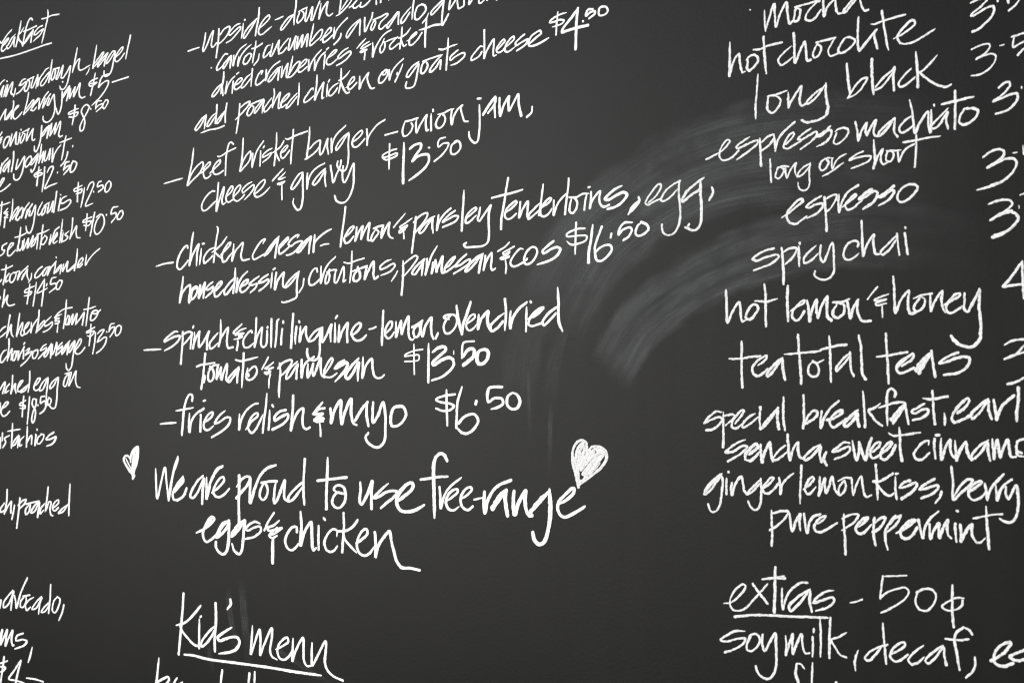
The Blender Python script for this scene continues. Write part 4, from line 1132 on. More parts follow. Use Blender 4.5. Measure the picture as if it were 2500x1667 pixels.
191 131 23082 17056 22863 17042 22651 16978 22651 16966 22864 16969 22987 16964 22987 16892 22864 16873 22652 16875
298 206 23220 17139 23219 16835 23219 16512
376 263 23328 17007 23438 17061 23591 17072 23625 17029 23473 16929 23320 16828 23337 16792 23541 16867 23710 16895 23793 16857
311 218 23760 16881 23810 16797 23744 16706 23543 16595 23305 16543
123 87 23806 17003 23806 16944
242 172 24261 17133 24024 17110 23992 16883
402 287 24025 16905 24123 16994 24221 17013 24270 16976 24254 16896 24140 16819 24026 16765
395 284 24463 16991 24367 16960 24327 16846 24367 16775 24464 16772 24559 16837 24575 16940 24511 16988 24399 16982
L fries_line
dash|
386 218 15494 15913 15725 15925 16018 15932
word|fries
374 215 16567 16350 16577 16442 16489 16480 16392 16404 16299 16191 16269 15948 16239 15691
375 215 16036 16167 16324 16191 16595 16217
370 214 16488 16102 16481 15917 16498 15747 16554 15945 16721 16099 16973 16194
365 212 16868 16076 16865 15913 16864 15751
363 212 16957 16342 17005 16351
360 211 17016 15940 17206 16022 17275 16105 17227 16119 17085 16051 16970 15884 17020 15792 17140 15785 17282 15853
353 209 17639 16134 17466 16046 17328 15909 17445 15921 17700 16015 17817 16000 17796 15904 17613 15781 17239 15644
word|relish
340 205 18113 16065 18105 15928 18109 15778 18161 15955 18338 16143 18560 16247 18682 16259
335 203 18324 15790 18500 15937 18675 16030 18674 16077 18586 16071 18432 15952 18391 15803 18482 15721 18592 15761 18829 16041
329 202 18942 16434 18914 16187 18864 15946 18832 15719
327 201 19024 16125 19017 15945 18999 15771
326 201 19098 16217 19131 16196
372 230 19496 16124 19326 16100 19178 16009 19179 15943 19371 16007 19561 16044 19562 15978 19416 15874 19118 15777
342 215 19709 16383 19697 16107 19651 15754 19731 15936 19854 16092 19998 16141 19980 15973 20003 15829 20086 15777 20198 15808
word|&
333 212 20525 16235 20386 16135 20266 16046
331 212 20587 16138 20427 16121 20307 16033 20428 16044 20548 16042 20368 15980 20489 15979 20570 15952 20308 15943 20369 15903 20550 15914
333 212 20308 15917 20470 15909
283 181 20460 15883 20482 15774 20494 15652
word|mayo
394 256 20749 16130 20769 16023 20771 15876 20864 16104 21026 16264 21028 16068 21056 15857 21141 16067 21299 16282 21302 16048 21366 15870 21452 15837
383 252 21727 16217 21583 16108 21415 15917
379 251 21715 16217 21706 16010 21756 15818
348 232 21872 16214 21862 16039 21875 15872 21993 15990 22121 16209 22182 16003 22184 15767 22163 15563 22046 15468 21927 15460 21735 15548 21686 15627 21757 15699
338 228 22553 16130 22391 16110 22323 15970 22336 15828 22440 15804 22601 15873 22692 15996 22645 16105 22553 16138 22438 16132
price|$6.50
273 191 23644 16375 23652 16087 23668 15808
273 191 23838 16302 23601 16285 23405 16229 23493 16189 23731 16154 23817 16115 23732 16056 23559 16044 23406 16084
305 215 23997 16410 23902 16188 23882 15979 23872 15769
301 214 23882 15769 23989 15693 24115 15678 24261 15751 24354 15868 24281 15973 24156 15975 24030 15932 23925 15843
298 213 24316 16187 24301 16135
290 210 24872 16394 24589 16372 24573 16167 24711 16222 24872 16204 24892 16138 24792 16082 24650 16055
303 222 25071 16287 24992 16238 24982 16122 25071 16048 25190 16061 25249 16160 25190 16262 25111 16293
L proud_line
word|We
364 204 15346 15018 15371 14711 15419 14438 15561 14797 15671 15047 15738 14751 15822 14408
416 236 15822 14408 15886 14688 15992 15017 16114 15264
414 236 16115 15231 16020 15018
500 285 16003 14625 16144 14726 16298 14842 16299 14794 16174 14694 16033 14593
412 234 16297 14875 16087 14708 15963 14526 16009 14429 16153 14433 16322 14502 16431 14650
410 234 16125 14416 16294 14485 16392 14536
word|are
399 231 16967 14901 16790 14802 16601 14605 16561 14508 16646 14478 16796 14578 17010 14854 16974 14646 16954 14382
393 229 17091 14871 17096 14680 17102 14473 17205 14714
392 229 17165 14650 17204 14746
527 309 17190 14745 17308 14906 17440 15034 17599 15091
385 227 17275 14596 17475 14688 17658 14833 17644 14887 17551 14878 17393 14749 17316 14605 17399 14528 17533 14516 17691 14582 17821 14671
word|proud
405 242 18129 14934 18135 14670 18127 14453 18149 14052
403 242 18068 14731 18208 14857 18361 14914 18464 14892 18390 14768 18213 14625 18047 14513
440 267 18477 14877 18469 14677 18479 14432 18620 14711 18767 14928 18964 15067 19234 15131
380 231 18870 14792 18784 14684 18762 14562 18851 14495 18961 14566 18996 14689 18919 14793 18857 14807
377 231 18807 14806 19018 14833 19264 14845
370 228 19239 14837 19194 14663 19198 14452 19270 14499 19494 14864 19485 14699 19488 14549 19585 14492
362 226 19984 14828 19820 14736 19608 14567 19609 14493 19728 14526 19985 14739
357 225 20059 15250 20030 14873 20034 14622 20060 14446
word|to
373 239 20686 15269 20679 14956 20660 14666 20665 14384
371 238 20418 14872 20702 14899 21193 14942
366 236 20975 14673 20862 14728 20884 14772 20995 14803 21129 14762 21174 14663 21154 14534 21045 14431 20912 14420 20821 14497 20864 14613 20953 14673 21130 14662
word|use
396 261 21554 14856 21566 14743 21547 14545 21590 14490 21738 14662 21863 14890 21844 14749 21846 14553 21847 14427
342 228 22252 14848 22117 14769 21909 14610 22014 14627 22222 14715 22387 14740 22490 14722 22388 14623 22224 14535 22089 14448
415 281 22471 14556 22633 14642 22834 14770 22873 14853 22813 14879 22672 14821 22531 14695 22471 14570 22533 14448 22655 14404 22836 14416 22995 14462 23124 14520
word|free-range
400 278 23663 15247 23595 15334 23499 15360 23402 15293 23355 15158 23356 14929 23367 14728 23379 14340
294 203 23052 14935 23229 14954 23462 14984 23674 14994
288 201 23492 14824 23512 14664 23523 14484 23599 14680 23731 14829 23986 14979
286 200 23675 14615 23808 14685 23902 14753 23902 14793 23826 14791 23694 14709 23637 14588 23695 14483 23809 14460 23922 14516
280 198 23977 14650 24108 14705 24219 14800 24200 14832 24126 14824 24015 14743 23968 14623 24015 14519 24127 14477 24238 14532
237 168 24274 14641 24439 14674
349 250 24498 14768 24490 14637 24507 14440 24570 14639 24680 14789 24820 14882 25067 14959
499 360 24960 14795 24820 14702 24672 14518
381 276 24727 14554 24944 14784 24944 14649 24991 14416
372 272 25129 14793 25113 14654 25144 14444 25220 14612 25371 14804 25356 14660 25386 14507 25446 14432 25505 14434
473 350 25845 14804 25684 14680 25476 14499
398 295 25853 14826 25867 14619 25859 14402 25815 14205 25741 14050 25638 14013 25550 14074 25513 14182
316 238 26033 14624 26191 14693 26320 14793 26334 14857 26291 14857 26149 14757 26033 14657 26011 14548 26062 14463 26147 14434 26290 14481 26417 14539 26529 14596
L big_heart
heart|
306 233 26419 14881 26363 15062 26307 15243 26308 15405 26365 15512 26478 15566 26562 15523 26575 15406 26561 15299 26448 15180
306 233 26419 14881 26419 14987 26392 15169 26350 15297
300 230 26589 15406 26687 15470 26825 15470 26934 15396 26947 15301 26864 15185 26726 15088 26559 14990 26419 14902
367 279 26534 15534 26435 15480 26379 15373 26378 15223 26419 15052
366 279 26421 15459 26478 15502 26534 15459 26505 15352 26420 15244
367 279 26449 15405 26435 15298
365 278 26645 15406 26505 15277 26434 15159
360 277 26631 15374 26742 15438 26865 15417 26906 15386 26782 15247 26643 15097 26545 15022
362 277 26852 15385 26714 15342 26588 15246 26476 15138
362 277 26783 15374 26644 15225 26504 15074
361 277 26824 15343 26699 15225 26532 15064
360 277 26810 15226 26727 15151 26587 15054
365 278 26559 15000 26433 14956
364 278 26686 15332 26532 15224 26448 15148
361 277 26755 15300 26616 15150
365 279 26617 15384 26505 15245 26420 15191
362 277 26714 15395 26589 15299
358 276 26783 15406 26865 15385
367 279 26492 15480 26435 15394 26421 15330
365 279 26533 15438 26477 15309
L eggs_line
word|eggs
391 228 16790 13818 17035 13899 17277 14019 17356 14101 17274 14138 17088 13981 16996 13818 17041 13693 17124 13657 17258 13703 17418 13789
503 293 17274 14114 17142 13983 17089 13933
436 257 17809 14086 17625 14017 17470 13838 17445 13759 17551 13795 17785 13976 17822 14086 17828 13853 17819 13666 17770 13524 17666 13449 17505 13495 17423 13585 17421 13655
465 273 17757 14053 17574 13936 17497 13808
425 254 18302 14104 18149 14036 17945 13858 17921 13795 18050 13862 18252 14040 18315 14104 18294 13919 18273 13718 18238 13547 18162 13482 18005 13536 17938 13641
427 254 18226 14070 18047 13955 17947 13812
333 201 18772 14067 18633 14093 18457 14033 18357 13952 18409 13923 18610 13985 18786 14007 18812 13940 18639 13826 18361 13768
word|&
335 205 19189 14271 19032 14115 18912 13951
332 204 19338 14133 19181 14045 19010 13993 19036 13949 19426 14010 19233 13912 19136 13878
333 204 19280 14004 19111 13907 19062 13860 19137 13818 19283 13862
433 265 19174 13804 19166 13579 19170 13369
word|chicken
362 225 19857 13953 19844 14041 19737 14037 19596 13927 19527 13775 19601 13660 19721 13629 19838 13687 19908 13749
402 253 19957 14310 19985 14061 19967 13730 20046 13917 20252 14144 20278 13956 20293 13738 20329 13660 20397 13699
329 209 20460 14087 20466 13674
327 208 20594 14222 20629 14202
341 219 20952 13934 20951 14020 20850 14044 20694 13944 20617 13797 20675 13684 20777 13653 20877 13680 20965 13756
336 217 21124 14333 21138 14106 21118 13891 21099 13662
333 216 21496 14218 21378 14115 21205 14037 20984 14014
333 216 21117 14005 21162 13893 21317 13773 21470 13681
326 214 21469 13836 21597 13898 21746 14003 21734 14073 21659 14070 21532 13952 21480 13809 21535 13685 21664 13635 21813 13685 21917 13788
355 237 21936 14039 21959 13859 21961 13630 22022 13807 22229 14024 22301 14068 22354 13905 22417 13743 22479 13596 22602 13494 22803 13492 23042 13472
L kids_heading
word|Kids
406 230 16383 12633 16362 12348 16303 11843 16255 11455
401 229 16953 12434 16785 12298 16472 12090 16165 12006
400 228 16268 12023 16360 11914 16568 11784 16773 11687 16945 11671
360 207 16926 12178 16925 11898 16932 11637
360 207 16958 12229 16981 12240
355 205 17413 12088 17193 11939 17000 11741 17016 11678 17142 11738 17334 11903 17401 12006
406 236 17444 12529 17466 12190 17433 11863 17447 11630
397 234 17909 12628 17925 12549 17818 12444
450 265 17949 12110 17746 12020 17529 11888 17586 11845 17777 11894 17993 11946 18155 11945 18210 11871 18132 11752 17946 11670 17592 11603
word|menu
346 209 18592 12197 18579 11968 18558 11691 18634 11832 18809 12153 18840 11945 18832 11702 18944 11892 19168 12208 19171 12038 19125 11816 19178 11713 19330 11667
335 206 19302 11849 19501 11929 19648 12020 19623 12079 19523 12054 19375 11933 19340 11806 19405 11705 19530 11687 19678 11763 19750 11847
326 203 19783 12078 19774 11910 19773 11689 19849 11856 20063 12119 20079 11909 20094 11729 20168 11647 20288 11659
324 205 20313 12051 20308 11871 20323 11670 20429 11793 20683 12116 20686 11938 20665 11758 20737 11632 20901 11546 21154 11501
underline|
429 255 16460 11472 16721 11485 17234 11463 18058 11482 19105 11505 19855 11508 20551 11523
L lower_kids_line
word|~
385 213 15576 11312 15546 11097 15495 10788
380 212 15524 10842 15734 10932 15913 10985 15944 10939 15798 10822
373 210 16210 10993 16066 10852
370 209 16388 10938 16244 10856
word|~
346 202 17687 11308 17658 11160 17634 11013
word|~
332 198 18527 11342 18492 11111
329 197 18683 11382 18680 11132
L mocha_line
word|mocha
168 146 29718 21306 29718 21166 29728 21029
220 193 29731 21034 29797 21210 29868 21364 29877 21223 29892 21051 29957 21206 30060 21343 30070 21222 30090 21090 30112 21046 30157 21076
202 179 30198 21234 30180 21150 30168 21073 30223 21067 30258 21124 30270 21199 30215 21241
200 178 30193 21255 30370 21257 30512 21265 30556 21255
199 177 30523 21253 30446 21201 30368 21130 30345 21066 30410 21023 30487 21046 30575 21130
196 176 30616 21281 30614 21165 30622 21038 30673 21153 30792 21243
193 175 30792 21243 30795 21127 30831 21033 30905 21027
191 174 31054 21176 30959 21101 30894 21029 30936 21030 31022 21107 31085 21160
188 173 31138 21168 31167 21057 31207 20991 31258 20990
chalk_speck|
128 110 29489 21365 29492 21362
L hot_chocolate_line
word|hot
225 192 29156 20976 29153 20814 29151 20662 29143 20516 29205 20692 29302 20796 29312 20693 29335 20588 29357 20528 29393 20532
221 190 29442 20689 29435 20610 29428 20571 29475 20537 29534 20571 29604 20638 29594 20700 29536 20736 29466 20725 29424 20692
218 189 29698 20950 29705 20809 29714 20628 29734 20450
218 189 29543 20805 29630 20794 29768 20817 29979 20820
word|chocolate
213 187 30118 20739 30016 20680 29924 20598 29935 20547 29979 20514 30059 20544 30137 20588
209 185 30165 20907 30174 20748 30181 20511 30238 20618 30329 20762 30348 20636 30368 20506 30417 20506
184 165 30513 20701 30480 20640 30451 20577 30467 20526 30521 20535 30566 20594 30567 20652 30524 20689
183 164 30503 20718 30654 20722 30782 20726
181 163 30772 20718 30717 20642 30673 20574 30704 20501 30757 20500 30837 20523
179 162 30909 20681 30855 20616 30821 20545 30853 20511 30937 20523 31022 20573 31065 20632 31034 20666 30961 20695 30909 20681
200 183 31117 20920 31104 20776 31101 20624 31114 20499 31156 20519 31365 20713 31333 20654 31375 20472
184 169 31349 20698 31240 20607 31124 20487
186 172 31445 20936 31471 20748 31497 20556 31525 20429
186 173 31299 20797 31340 20789 31493 20809 31758 20824
181 170 31608 20553 31708 20579 31817 20631 31887 20672 31888 20714 31849 20735 31769 20687 31689 20620 31648 20554 31686 20482 31764 20452 31882 20462 32019 20508 32146 20560
price|3.50
169 165 32622 20786 32705 20808 32778 20810
168 164 32823 20774 32739 20712 32627 20646 32618 20626 32701 20640 32821 20685 32893 20688 32910 20649 32881 20575 32807 20511 32714 20450 32631 20431
166 163 32953 20746 32955 20736
164 162 33074 20737 33081 20691
163 161 33223 20705 33160 20639 33088 20593
L long_black_line
word|long
197 170 29601 20454 29581 20233 29561 20086 29558 19868
193 168 29763 20132 29745 20036 29744 19957 29788 19905 29857 19909 29926 19977 29949 20042 29916 20096 29849 20132
193 168 29752 20134 29872 20134 30041 20159
210 185 30069 20125 30067 20022 30071 19933 30105 19996 30269 20178 30251 20079 30238 19984 30270 19920 30336 19938
184 164 30589 20108 30458 20044 30348 19956 30369 19933 30468 19984 30633 20148
234 210 30633 20148 30630 20014 30650 19905 30659 19827 30637 19764
226 201 30655 19843 30654 19767 30567 19704 30437 19686 30328 19693 30268 19727
word|black
229 208 30939 20351 30951 20178 30979 19974
176 160 30946 19908 31062 19941 31167 20027 31225 20120 31189 20126 31096 20086 31000 19980 30952 19912
238 218 31295 20346 31292 20173 31298 20004 31312 19903
171 158 31344 19986 31447 20080 31589 20166 31600 20183
171 158 31343 19949 31414 19965 31497 20034 31609 20153
242 225 31605 20182 31587 20064 31594 19901
167 156 31821 20128 31736 20066 31655 19969 31674 19929 31753 19943 31872 20014
236 222 31894 20317 31905 20154 31911 20007 31913 19887
164 155 32167 20229 32089 20157 31991 20084 31922 20060
162 154 31932 20067 32036 19966 32159 19872 32271 19825 32342 19840
price|3.50
141 137 32617 20219 32728 20247 32837 20243 32845 20211 32779 20135 32669 20089 32761 20112 32870 20118 32914 20083 32885 20000 32811 19934 32719 19898 32609 19900
87 85 32966 20196 33015 20200
149 148 33115 20272 33186 20280 33258 20287
150 148 33141 20258 33122 20192 33129 20147 33174 20164 33255 20192
149 148 33253 20106 33179 20046
L espresso_macchiato_line
price|3.50
164 161 32940 19700 33003 19742 33066 19744 33073 19703 33000 19620 32864 19546 32963 19565 33088 19596 33159 19593 33166 19539 33120 19469 33030 19414 32896 19392
106 105 33213 19661 33214 19644
word|espresso
193 162 28750 19423 28860 19454 28993 19496 29102 19572 29139 19617 29103 19642 29031 19592 28975 19509 28968 19429 29016 19372 29100 19370 29195 19407 29279 19466
188 160 29451 19626 29351 19585 29244 19521 29256 19499 29350 19516 29491 19555 29584 19561 29583 19522 29466 19449 29254 19349
213 183 29619 19576 29628 19436 29634 19212
194 168 29652 19531 29745 19587 29836 19603 29847 19572 29789 19492 29651 19413
192 167 29852 19532 29857 19462 29861 19383 29891 19496 29972 19602 30163 19719
189 166 29991 19433 30082 19488 30149 19556 30139 19582 30083 19566 30014 19478 29991 19413 30046 19381 30136 19412 30247 19454
186 164 30392 19597 30282 19546 30204 19489 30258 19472 30390 19520 30478 19545 30488 19505 30389 19423 30245 19352
208 186 30682 19581 30585 19519 30487 19486 30541 19478 30660 19536 30703 19520 30669 19430 30582 19376 30490 19351
164 148 30776 19481 30743 19410 30732 19364 30774 19339 30859 19373 30933 19438 30945 19493 30893 19529 30809 19533 30761 19507
word|macchiato
199 182 31048 19581 31072 19464 31085 19340 31128 19446 31207 19547 31191 19474 31209 19387 31252 19465 31335 19564 31313 19474 31302 19401 31331 19360 31361 19355
194 180 31586 19548 31485 19485 31372 19391 31371 19354 31433 19382 31596 19541 31584 19451 31592 19358 31626 19311
191 178 31813 19535 31723 19485 31653 19404 31681 19349 31760 19369 31849 19419
188 177 31798 19734 31833 19559 31845 19429 31862 19317 31917 19418 32036 19558 32038 19435 32046 19343 32054 19297
186 176 32080 19565 32077 19429 32069 19304
185 176 32119 19626 32122 19619
184 175 32293 19552 32187 19466 32070 19358 32089 19337 32166 19361 32292 19512 32271 19417 32292 19310
181 174 32394 19751 32392 19559 32381 19292
181 174 32224 19618 32314 19625 32454 19633 32621 19641
179 172 32507 19513 32459 19449 32439 19364 32484 19325 32577 19342 32661 19408 32672 19469 32608 19505 32535 19513
L long_or_short_line
word|long
193 167 29774 19277 29778 19119 29787 18976
175 152 29897 19152 29862 19088 29855 19030 29906 19009 29963 19056 29986 19111 29953 19145 29908 19161
174 152 29885 19139 29965 19163 30054 19146
173 151 30009 19128 30013 19059 30029 18998 30086 19098 30176 19178 30153 19108 30163 19030 30184 18993
170 150 30373 19137 30274 19102 30196 19025 30206 18995 30273 19015 30383 19116
170 150 30384 19145 30366 19041 30370 18945 30368 18868 30324 18806 30269 18799 30204 18850 30199 18909
word|or
167 148 30600 19173 30535 19124 30523 19059 30555 19026 30619 19056 30653 19118 30621 19160
166 148 30546 19151 30632 19178 30717 19166
164 148 30707 19158 30700 19092 30709 19025 30748 19105 30812 19162 30902 19192
165 148 30569 18952 30682 18990 30800 19050 30864 19084
word|short
160 146 31149 19190 31051 19167 30956 19105 31050 19120 31194 19128 31260 19109 31223 19059 31120 19026 30985 18997
186 171 31300 19309 31307 19177 31310 19065 31292 18956 31346 19088 31423 19179 31397 19109 31395 19035 31424 18989 31475 19001
184 170 31488 19142 31466 19081 31466 19035 31515 19009 31566 19058 31567 19113 31528 19146
184 170 31478 19153 31568 19140 31657 19137
182 169 31627 19132 31630 19058 31639 18997 31685 19087 31755 19150 31844 19183
161 150 31876 19287 31872 19142 31860 19008 31850 18900
160 150 31703 19226 31845 19228 31991 19234 32186 19232
L espresso_line
price|3.50
173 169 32730 18900 32822 18953 32930 18964 32982 18930 32972 18879 32890 18821 32772 18767 32872 18797 32998 18841 33095 18828 33128 18771 33082 18674 32974 18593 32812 18543 32648 18516
107 105 33092 18897 33136 18898
106 105 33212 18966 33220 18862
word|espresso
199 174 29948 18482 30051 18531 30178 18605 30267 18661 30255 18690 30192 18681 30103 18614 30025 18534 30024 18457 30074 18396 30162 18376 30251 18421 30313 18453
194 172 30534 18695 30429 18653 30316 18579 30353 18563 30452 18596 30551 18595 30562 18561 30475 18484 30332 18434
208 185 30586 18673 30598 18514 30611 18236
181 161 30600 18644 30686 18682 30771 18678 30758 18636 30684 18536 30610 18480
216 194 30795 18675 30787 18568 30797 18459 30829 18563 30915 18692 31071 18770
187 168 30846 18518 30949 18581 31045 18645 31033 18662 30961 18622 30888 18534 30911 18478 30982 18481 31054 18526 31125 18571
223 203 31256 18693 31162 18652 31079 18592 31161 18609 31291 18668 31336 18641 31288 18541 31141 18463
219 201 31561 18698 31474 18645 31358 18586 31416 18589 31520 18650 31565 18634 31506 18547 31356 18480
181 168 31633 18616 31603 18546 31641 18489 31731 18499 31822 18561 31879 18637 31847 18678 31758 18689 31667 18653 31627 18616
L spicy_chai_line
word|spicy
211 181 29813 18084 29683 18068 29539 18015 29479 17975 29538 17947 29695 17978 29863 17996 29889 17972 29784 17892 29628 17850 29503 17821
258 224 29935 18073 29951 17866 29959 17606
189 164 29953 18021 30056 18061 30157 18057 30156 18024 30091 17931 29989 17863
240 210 30194 18065 30197 17823
240 210 30208 18118 30210 18111
195 172 30443 18057 30343 17985 30267 17904 30278 17849 30353 17864 30440 17922 30478 17951
192 170 30523 18055 30508 17948 30525 17871 30561 17840 30612 17928 30687 18072 30709 17951 30707 17822 30705 17715 30655 17633 30569 17607 30472 17637 30418 17685 30431 17727
word|chai
186 168 31049 17994 31056 18046 31010 18072 30914 18039 30853 17948 30852 17874 30910 17836 30982 17851 31053 17898
207 189 31108 18307 31116 18104 31123 17865 31172 17993 31279 18119 31266 18036 31276 17951 31298 17875 31366 17869
169 156 31587 18078 31483 17994 31367 17890 31389 17857 31482 17911 31575 18017
168 155 31593 18098 31602 17983 31621 17835
190 176 31700 18092 31714 17972 31733 17835
190 177 31707 18164 31710 18159
price|3.50
164 160 32784 18331 32860 18353 32968 18362 33038 18345 33068 18303 33027 18256 32964 18220
259 252 33052 18218 32963 18202 32883 18177 32806 18142
192 188 33052 18210 33121 18167 33137 18123 33083 18051 33011 17999
280 273 33038 18013 32940 17963 32823 17936
193 189 33096 18050 33002 17991 32841 17951
106 104 33144 18268 33146 18244
106 104 33208 18406 33166 18394
L hot_lemon_line
price|4.00
179 175 33163 17615 33086 17511 32987 17399 32928 17343 33029 17348 33180 17354
177 174 33167 17606 33167 17444 33173 17189
word|hot
240 202 29049 17582 29060 17399 29070 17149 29153 17291 29262 17408 29281 17317 29286 17203 29312 17146 29365 17165
236 200 29460 17355 29393 17275 29366 17199 29405 17168 29485 17203 29552 17288 29546 17344 29487 17365 29420 17319
232 199 29661 17615 29678 17469 29676 17302 29678 17063
232 199 29520 17407 29631 17394 29735 17392 29849 17412
word|lemon
243 211 30020 17565 30010 17390 30019 17115
213 186 30065 17243 30166 17292 30267 17339 30267 17366 30205 17344 30103 17241 30077 17177 30126 17114 30189 17126 30265 17220
234 207 30311 17353 30333 17226 30343 17085 30376 17223 30446 17359 30444 17241 30467 17126 30512 17258 30606 17391 30597 17252 30607 17123 30660 17082
229 205 30730 17265 30681 17193 30691 17128 30751 17109 30824 17152 30849 17225 30826 17280 30755 17295
229 204 30689 17310 30803 17303 30910 17333
225 203 30886 17318 30908 17200 30929 17092 30967 17207 31040 17318 31026 17224 31047 17117 31093 17051 31209 17039
word|&
172 156 31310 17456 31239 17388 31174 17319
171 156 31456 17357 31342 17329 31266 17297 31295 17285 31427 17296 31340 17271 31283 17254 31294 17232 31425 17244
170 155 31373 17211 31372 17149 31376 17081
word|honey
200 185 31529 17570 31540 17417 31542 17270 31553 17122 31621 17264 31736 17381 31724 17283 31722 17171 31748 17101 31822 17113
178 166 31872 17273 31815 17208 31796 17158 31832 17121 31896 17143 31944 17208 31945 17267 31900 17288
177 165 31803 17282 31900 17313 32037 17325
193 181 32019 17322 32017 17220 32023 17113 32062 17208 32173 17344 32162 17244 32177 17133 32203 17089
190 180 32200 17182 32295 17226 32393 17269 32394 17299 32350 17298 32268 17228 32213 17148 32238 17087 32282 17072 32345 17097 32417 17142
187 178 32455 17294 32453 17207 32447 17115 32485 17075 32539 17151 32630 17302
233 222 32639 17327 32636 17211 32633 17087 32647 16962 32644 16838 32624 16732 32562 16669 32475 16656 32379 16686 32310 16739 32276 16795
L tea_total_line
word|teas
193 176 31415 16870 31421 16688 31431 16515 31440 16256
192 176 31290 16590 31419 16598 31551 16613 31696 16628
261 240 31746 16596 31643 16524 31566 16449
190 175 31623 16465 31735 16520 31783 16578 31774 16604 31718 16580 31605 16517 31552 16441 31584 16380 31658 16386 31780 16433
279 260 32003 16602 31891 16514 31816 16398
279 259 32011 16585 31918 16479 31852 16371
281 260 31854 16473 31807 16415
207 194 32017 16627 32028 16525 32044 16423 32059 16318
203 192 32355 16595 32262 16566 32163 16520 32117 16479 32189 16485 32305 16522 32420 16542 32498 16523 32497 16481 32451 16408 32345 16354 32176 16335
price|3.50
159 155 32937 16663 33022 16704 33162 16713
159 155 33160 16640 33068 16547 32924 16493 33034 16533 33158 16560
191 186 33151 16270 33059 16224 32959 16203
word|tea
255 215 29292 16871 29289 16652 29289 16451 29299 16266
209 177 29097 16655 29252 16648 29411 16664 29582 16674
222 189 29554 16553 29659 16615 29685 16669 29660 16670 29541 16609 29462 16523 29474 16444 29539 16409 29617 16439 29696 16492
245 211 29916 16627 29800 16554 29682 16426 29694 16398 29772 16456 29915 16616 29926 16506 29956 16351
word|total
239 208 30160 16921 30175 16670 30190 16474 30199 16290
196 171 29961 16679 30131 16683 30281 16687 30490 16699
194 170 30377 16575 30315 16502 30313 16416 30374 16371 30442 16390 30461 16464 30426 16541 30377 16575
193 169 30377 16554 30451 16551 30530 16580
231 205 30620 16875 30634 16650 30631 16490 30638 16303
230 204 30496 16715 30624 16736 30745 16757 30864 16757
203 181 30909 16649 30801 16569 30715 16466 30715 16434 30775 16474 30908 16607
201 180 30915 16659 30919 16532 30934 16416 30962 16362
208 188 31043 16864 31069 16736 31077 16526 31091 16368 31131 16315
L special_breakfast_line
word|special
216 179 28944 15943 28870 15950 28759 15883 28668 15793 28786 15838 28937 15870 28963 15836 28881 15746 28784 15702 28701 15696
248 206 28985 15931 28982 15734 28979 15469
212 177 29012 15891 29113 15907 29166 15889 29125 15834 29023 15767
210 176 29178 15788 29273 15888 29314 15954 29287 15960 29193 15889 29125 15800 29124 15733 29191 15721 29285 15776
208 175 29484 15907 29392 15864 29298 15776 29297 15731 29364 15753 29536 15862
233 198 29569 15928 29561 15817 29572 15707
233 198 29577 15994 29576 15966
230 196 29847 15978 29743 15881 29612 15751 29599 15718 29690 15794 29834 15945 29838 15836 29855 15705
227 195 29935 16113 29928 15922 29933 15780 29950 15693
word|breakfast,
222 193 30233 16133 30233 15939 30234 15831 30219 15713
220 192 30220 15756 30320 15798 30419 15872 30426 15925 30371 15937 30296 15863 30245 15788
201 177 30493 15924 30479 15828 30477 15716 30528 15838 30614 15954 30742 16052
229 203 30570 15816 30672 15836 30781 15898 30793 15935 30734 15920 30637 15847 30611 15773 30658 15720 30730 15751 30839 15824
250 224 31005 15926 30898 15844 30814 15750 30837 15729 30909 15770 31005 15884 31003 15822 31025 15733
208 187 31086 16160 31100 15977 31108 15820 31112 15721
205 186 31312 16004 31231 15951 31160 15925 31209 15852 31258 15787 31337 15737
202 184 31518 16090 31529 16144 31475 16190 31435 16164 31413 16074 31411 15939 31412 15745
202 184 31307 15959 31432 15993 31531 16018 31634 16020
262 240 31653 15998 31568 15918 31477 15803
262 240 31657 15980 31577 15873 31496 15767
264 241 31518 15874 31467 15812
199 183 31653 16006 31670 15908 31696 15756
196 181 31908 15993 31821 15950 31742 15898 31781 15879 31877 15922 31963 15921 31953 15877 31875 15825 31760 15800
193 180 32020 16145 32026 15990 32029 15885 32044 15748
193 180 31900 16059 31994 16048 32089 16059 32207 16076
191 179 32164 15869 32168 15812 32166 15742
word|earl
223 211 32336 15880 32439 15948 32486 16025 32469 16047 32385 15992 32290 15889 32261 15811 32287 15767 32380 15792 32509 15851
224 212 32404 16018 32309 15915
219 209 32712 16028 32602 15953 32500 15851 32517 15808 32600 15867 32720 16011 32718 15925 32751 15805
215 207 32783 16018 32798 15907 32813 15792 32851 15897 32924 15990 33026 16064
222 216 33081 16155 33077 15995 33056 15869 33054 15780
L sencha_line
word|sencha,
210 176 29321 15564 29215 15531 29094 15464 29012 15397 29120 15408 29294 15486 29360 15475 29293 15409 29159 15330 29051 15279
266 224 29504 15509 29399 15442 29332 15364
265 224 29398 15376 29530 15476 29504 15509 29439 15476 29332 15376 29331 15309 29397 15287 29476 15332 29555 15410
247 210 29569 15498 29574 15388 29592 15272 29633 15399 29712 15531 29723 15443 29735 15355 29759 15290
206 176 29940 15487 29851 15421 29760 15312 29811 15301 29888 15345 29977 15411
240 207 29987 15628 29997 15487 30019 15303 30053 15422 30142 15530 30140 15433 30164 15347 30237 15305
234 205 30461 15498 30350 15444 30225 15326 30249 15305 30336 15348 30473 15476 30459 15370 30481 15285
232 203 30550 15402 30518 15317 30553 15243
word|sweet
192 170 30880 15524 30809 15529 30713 15466 30641 15413 30724 15424 30879 15477 30890 15435 30818 15372 30675 15318
223 200 30928 15540 30949 15425 30982 15310 31019 15425 31021 15529 31054 15425 31109 15311 31135 15425 31190 15581
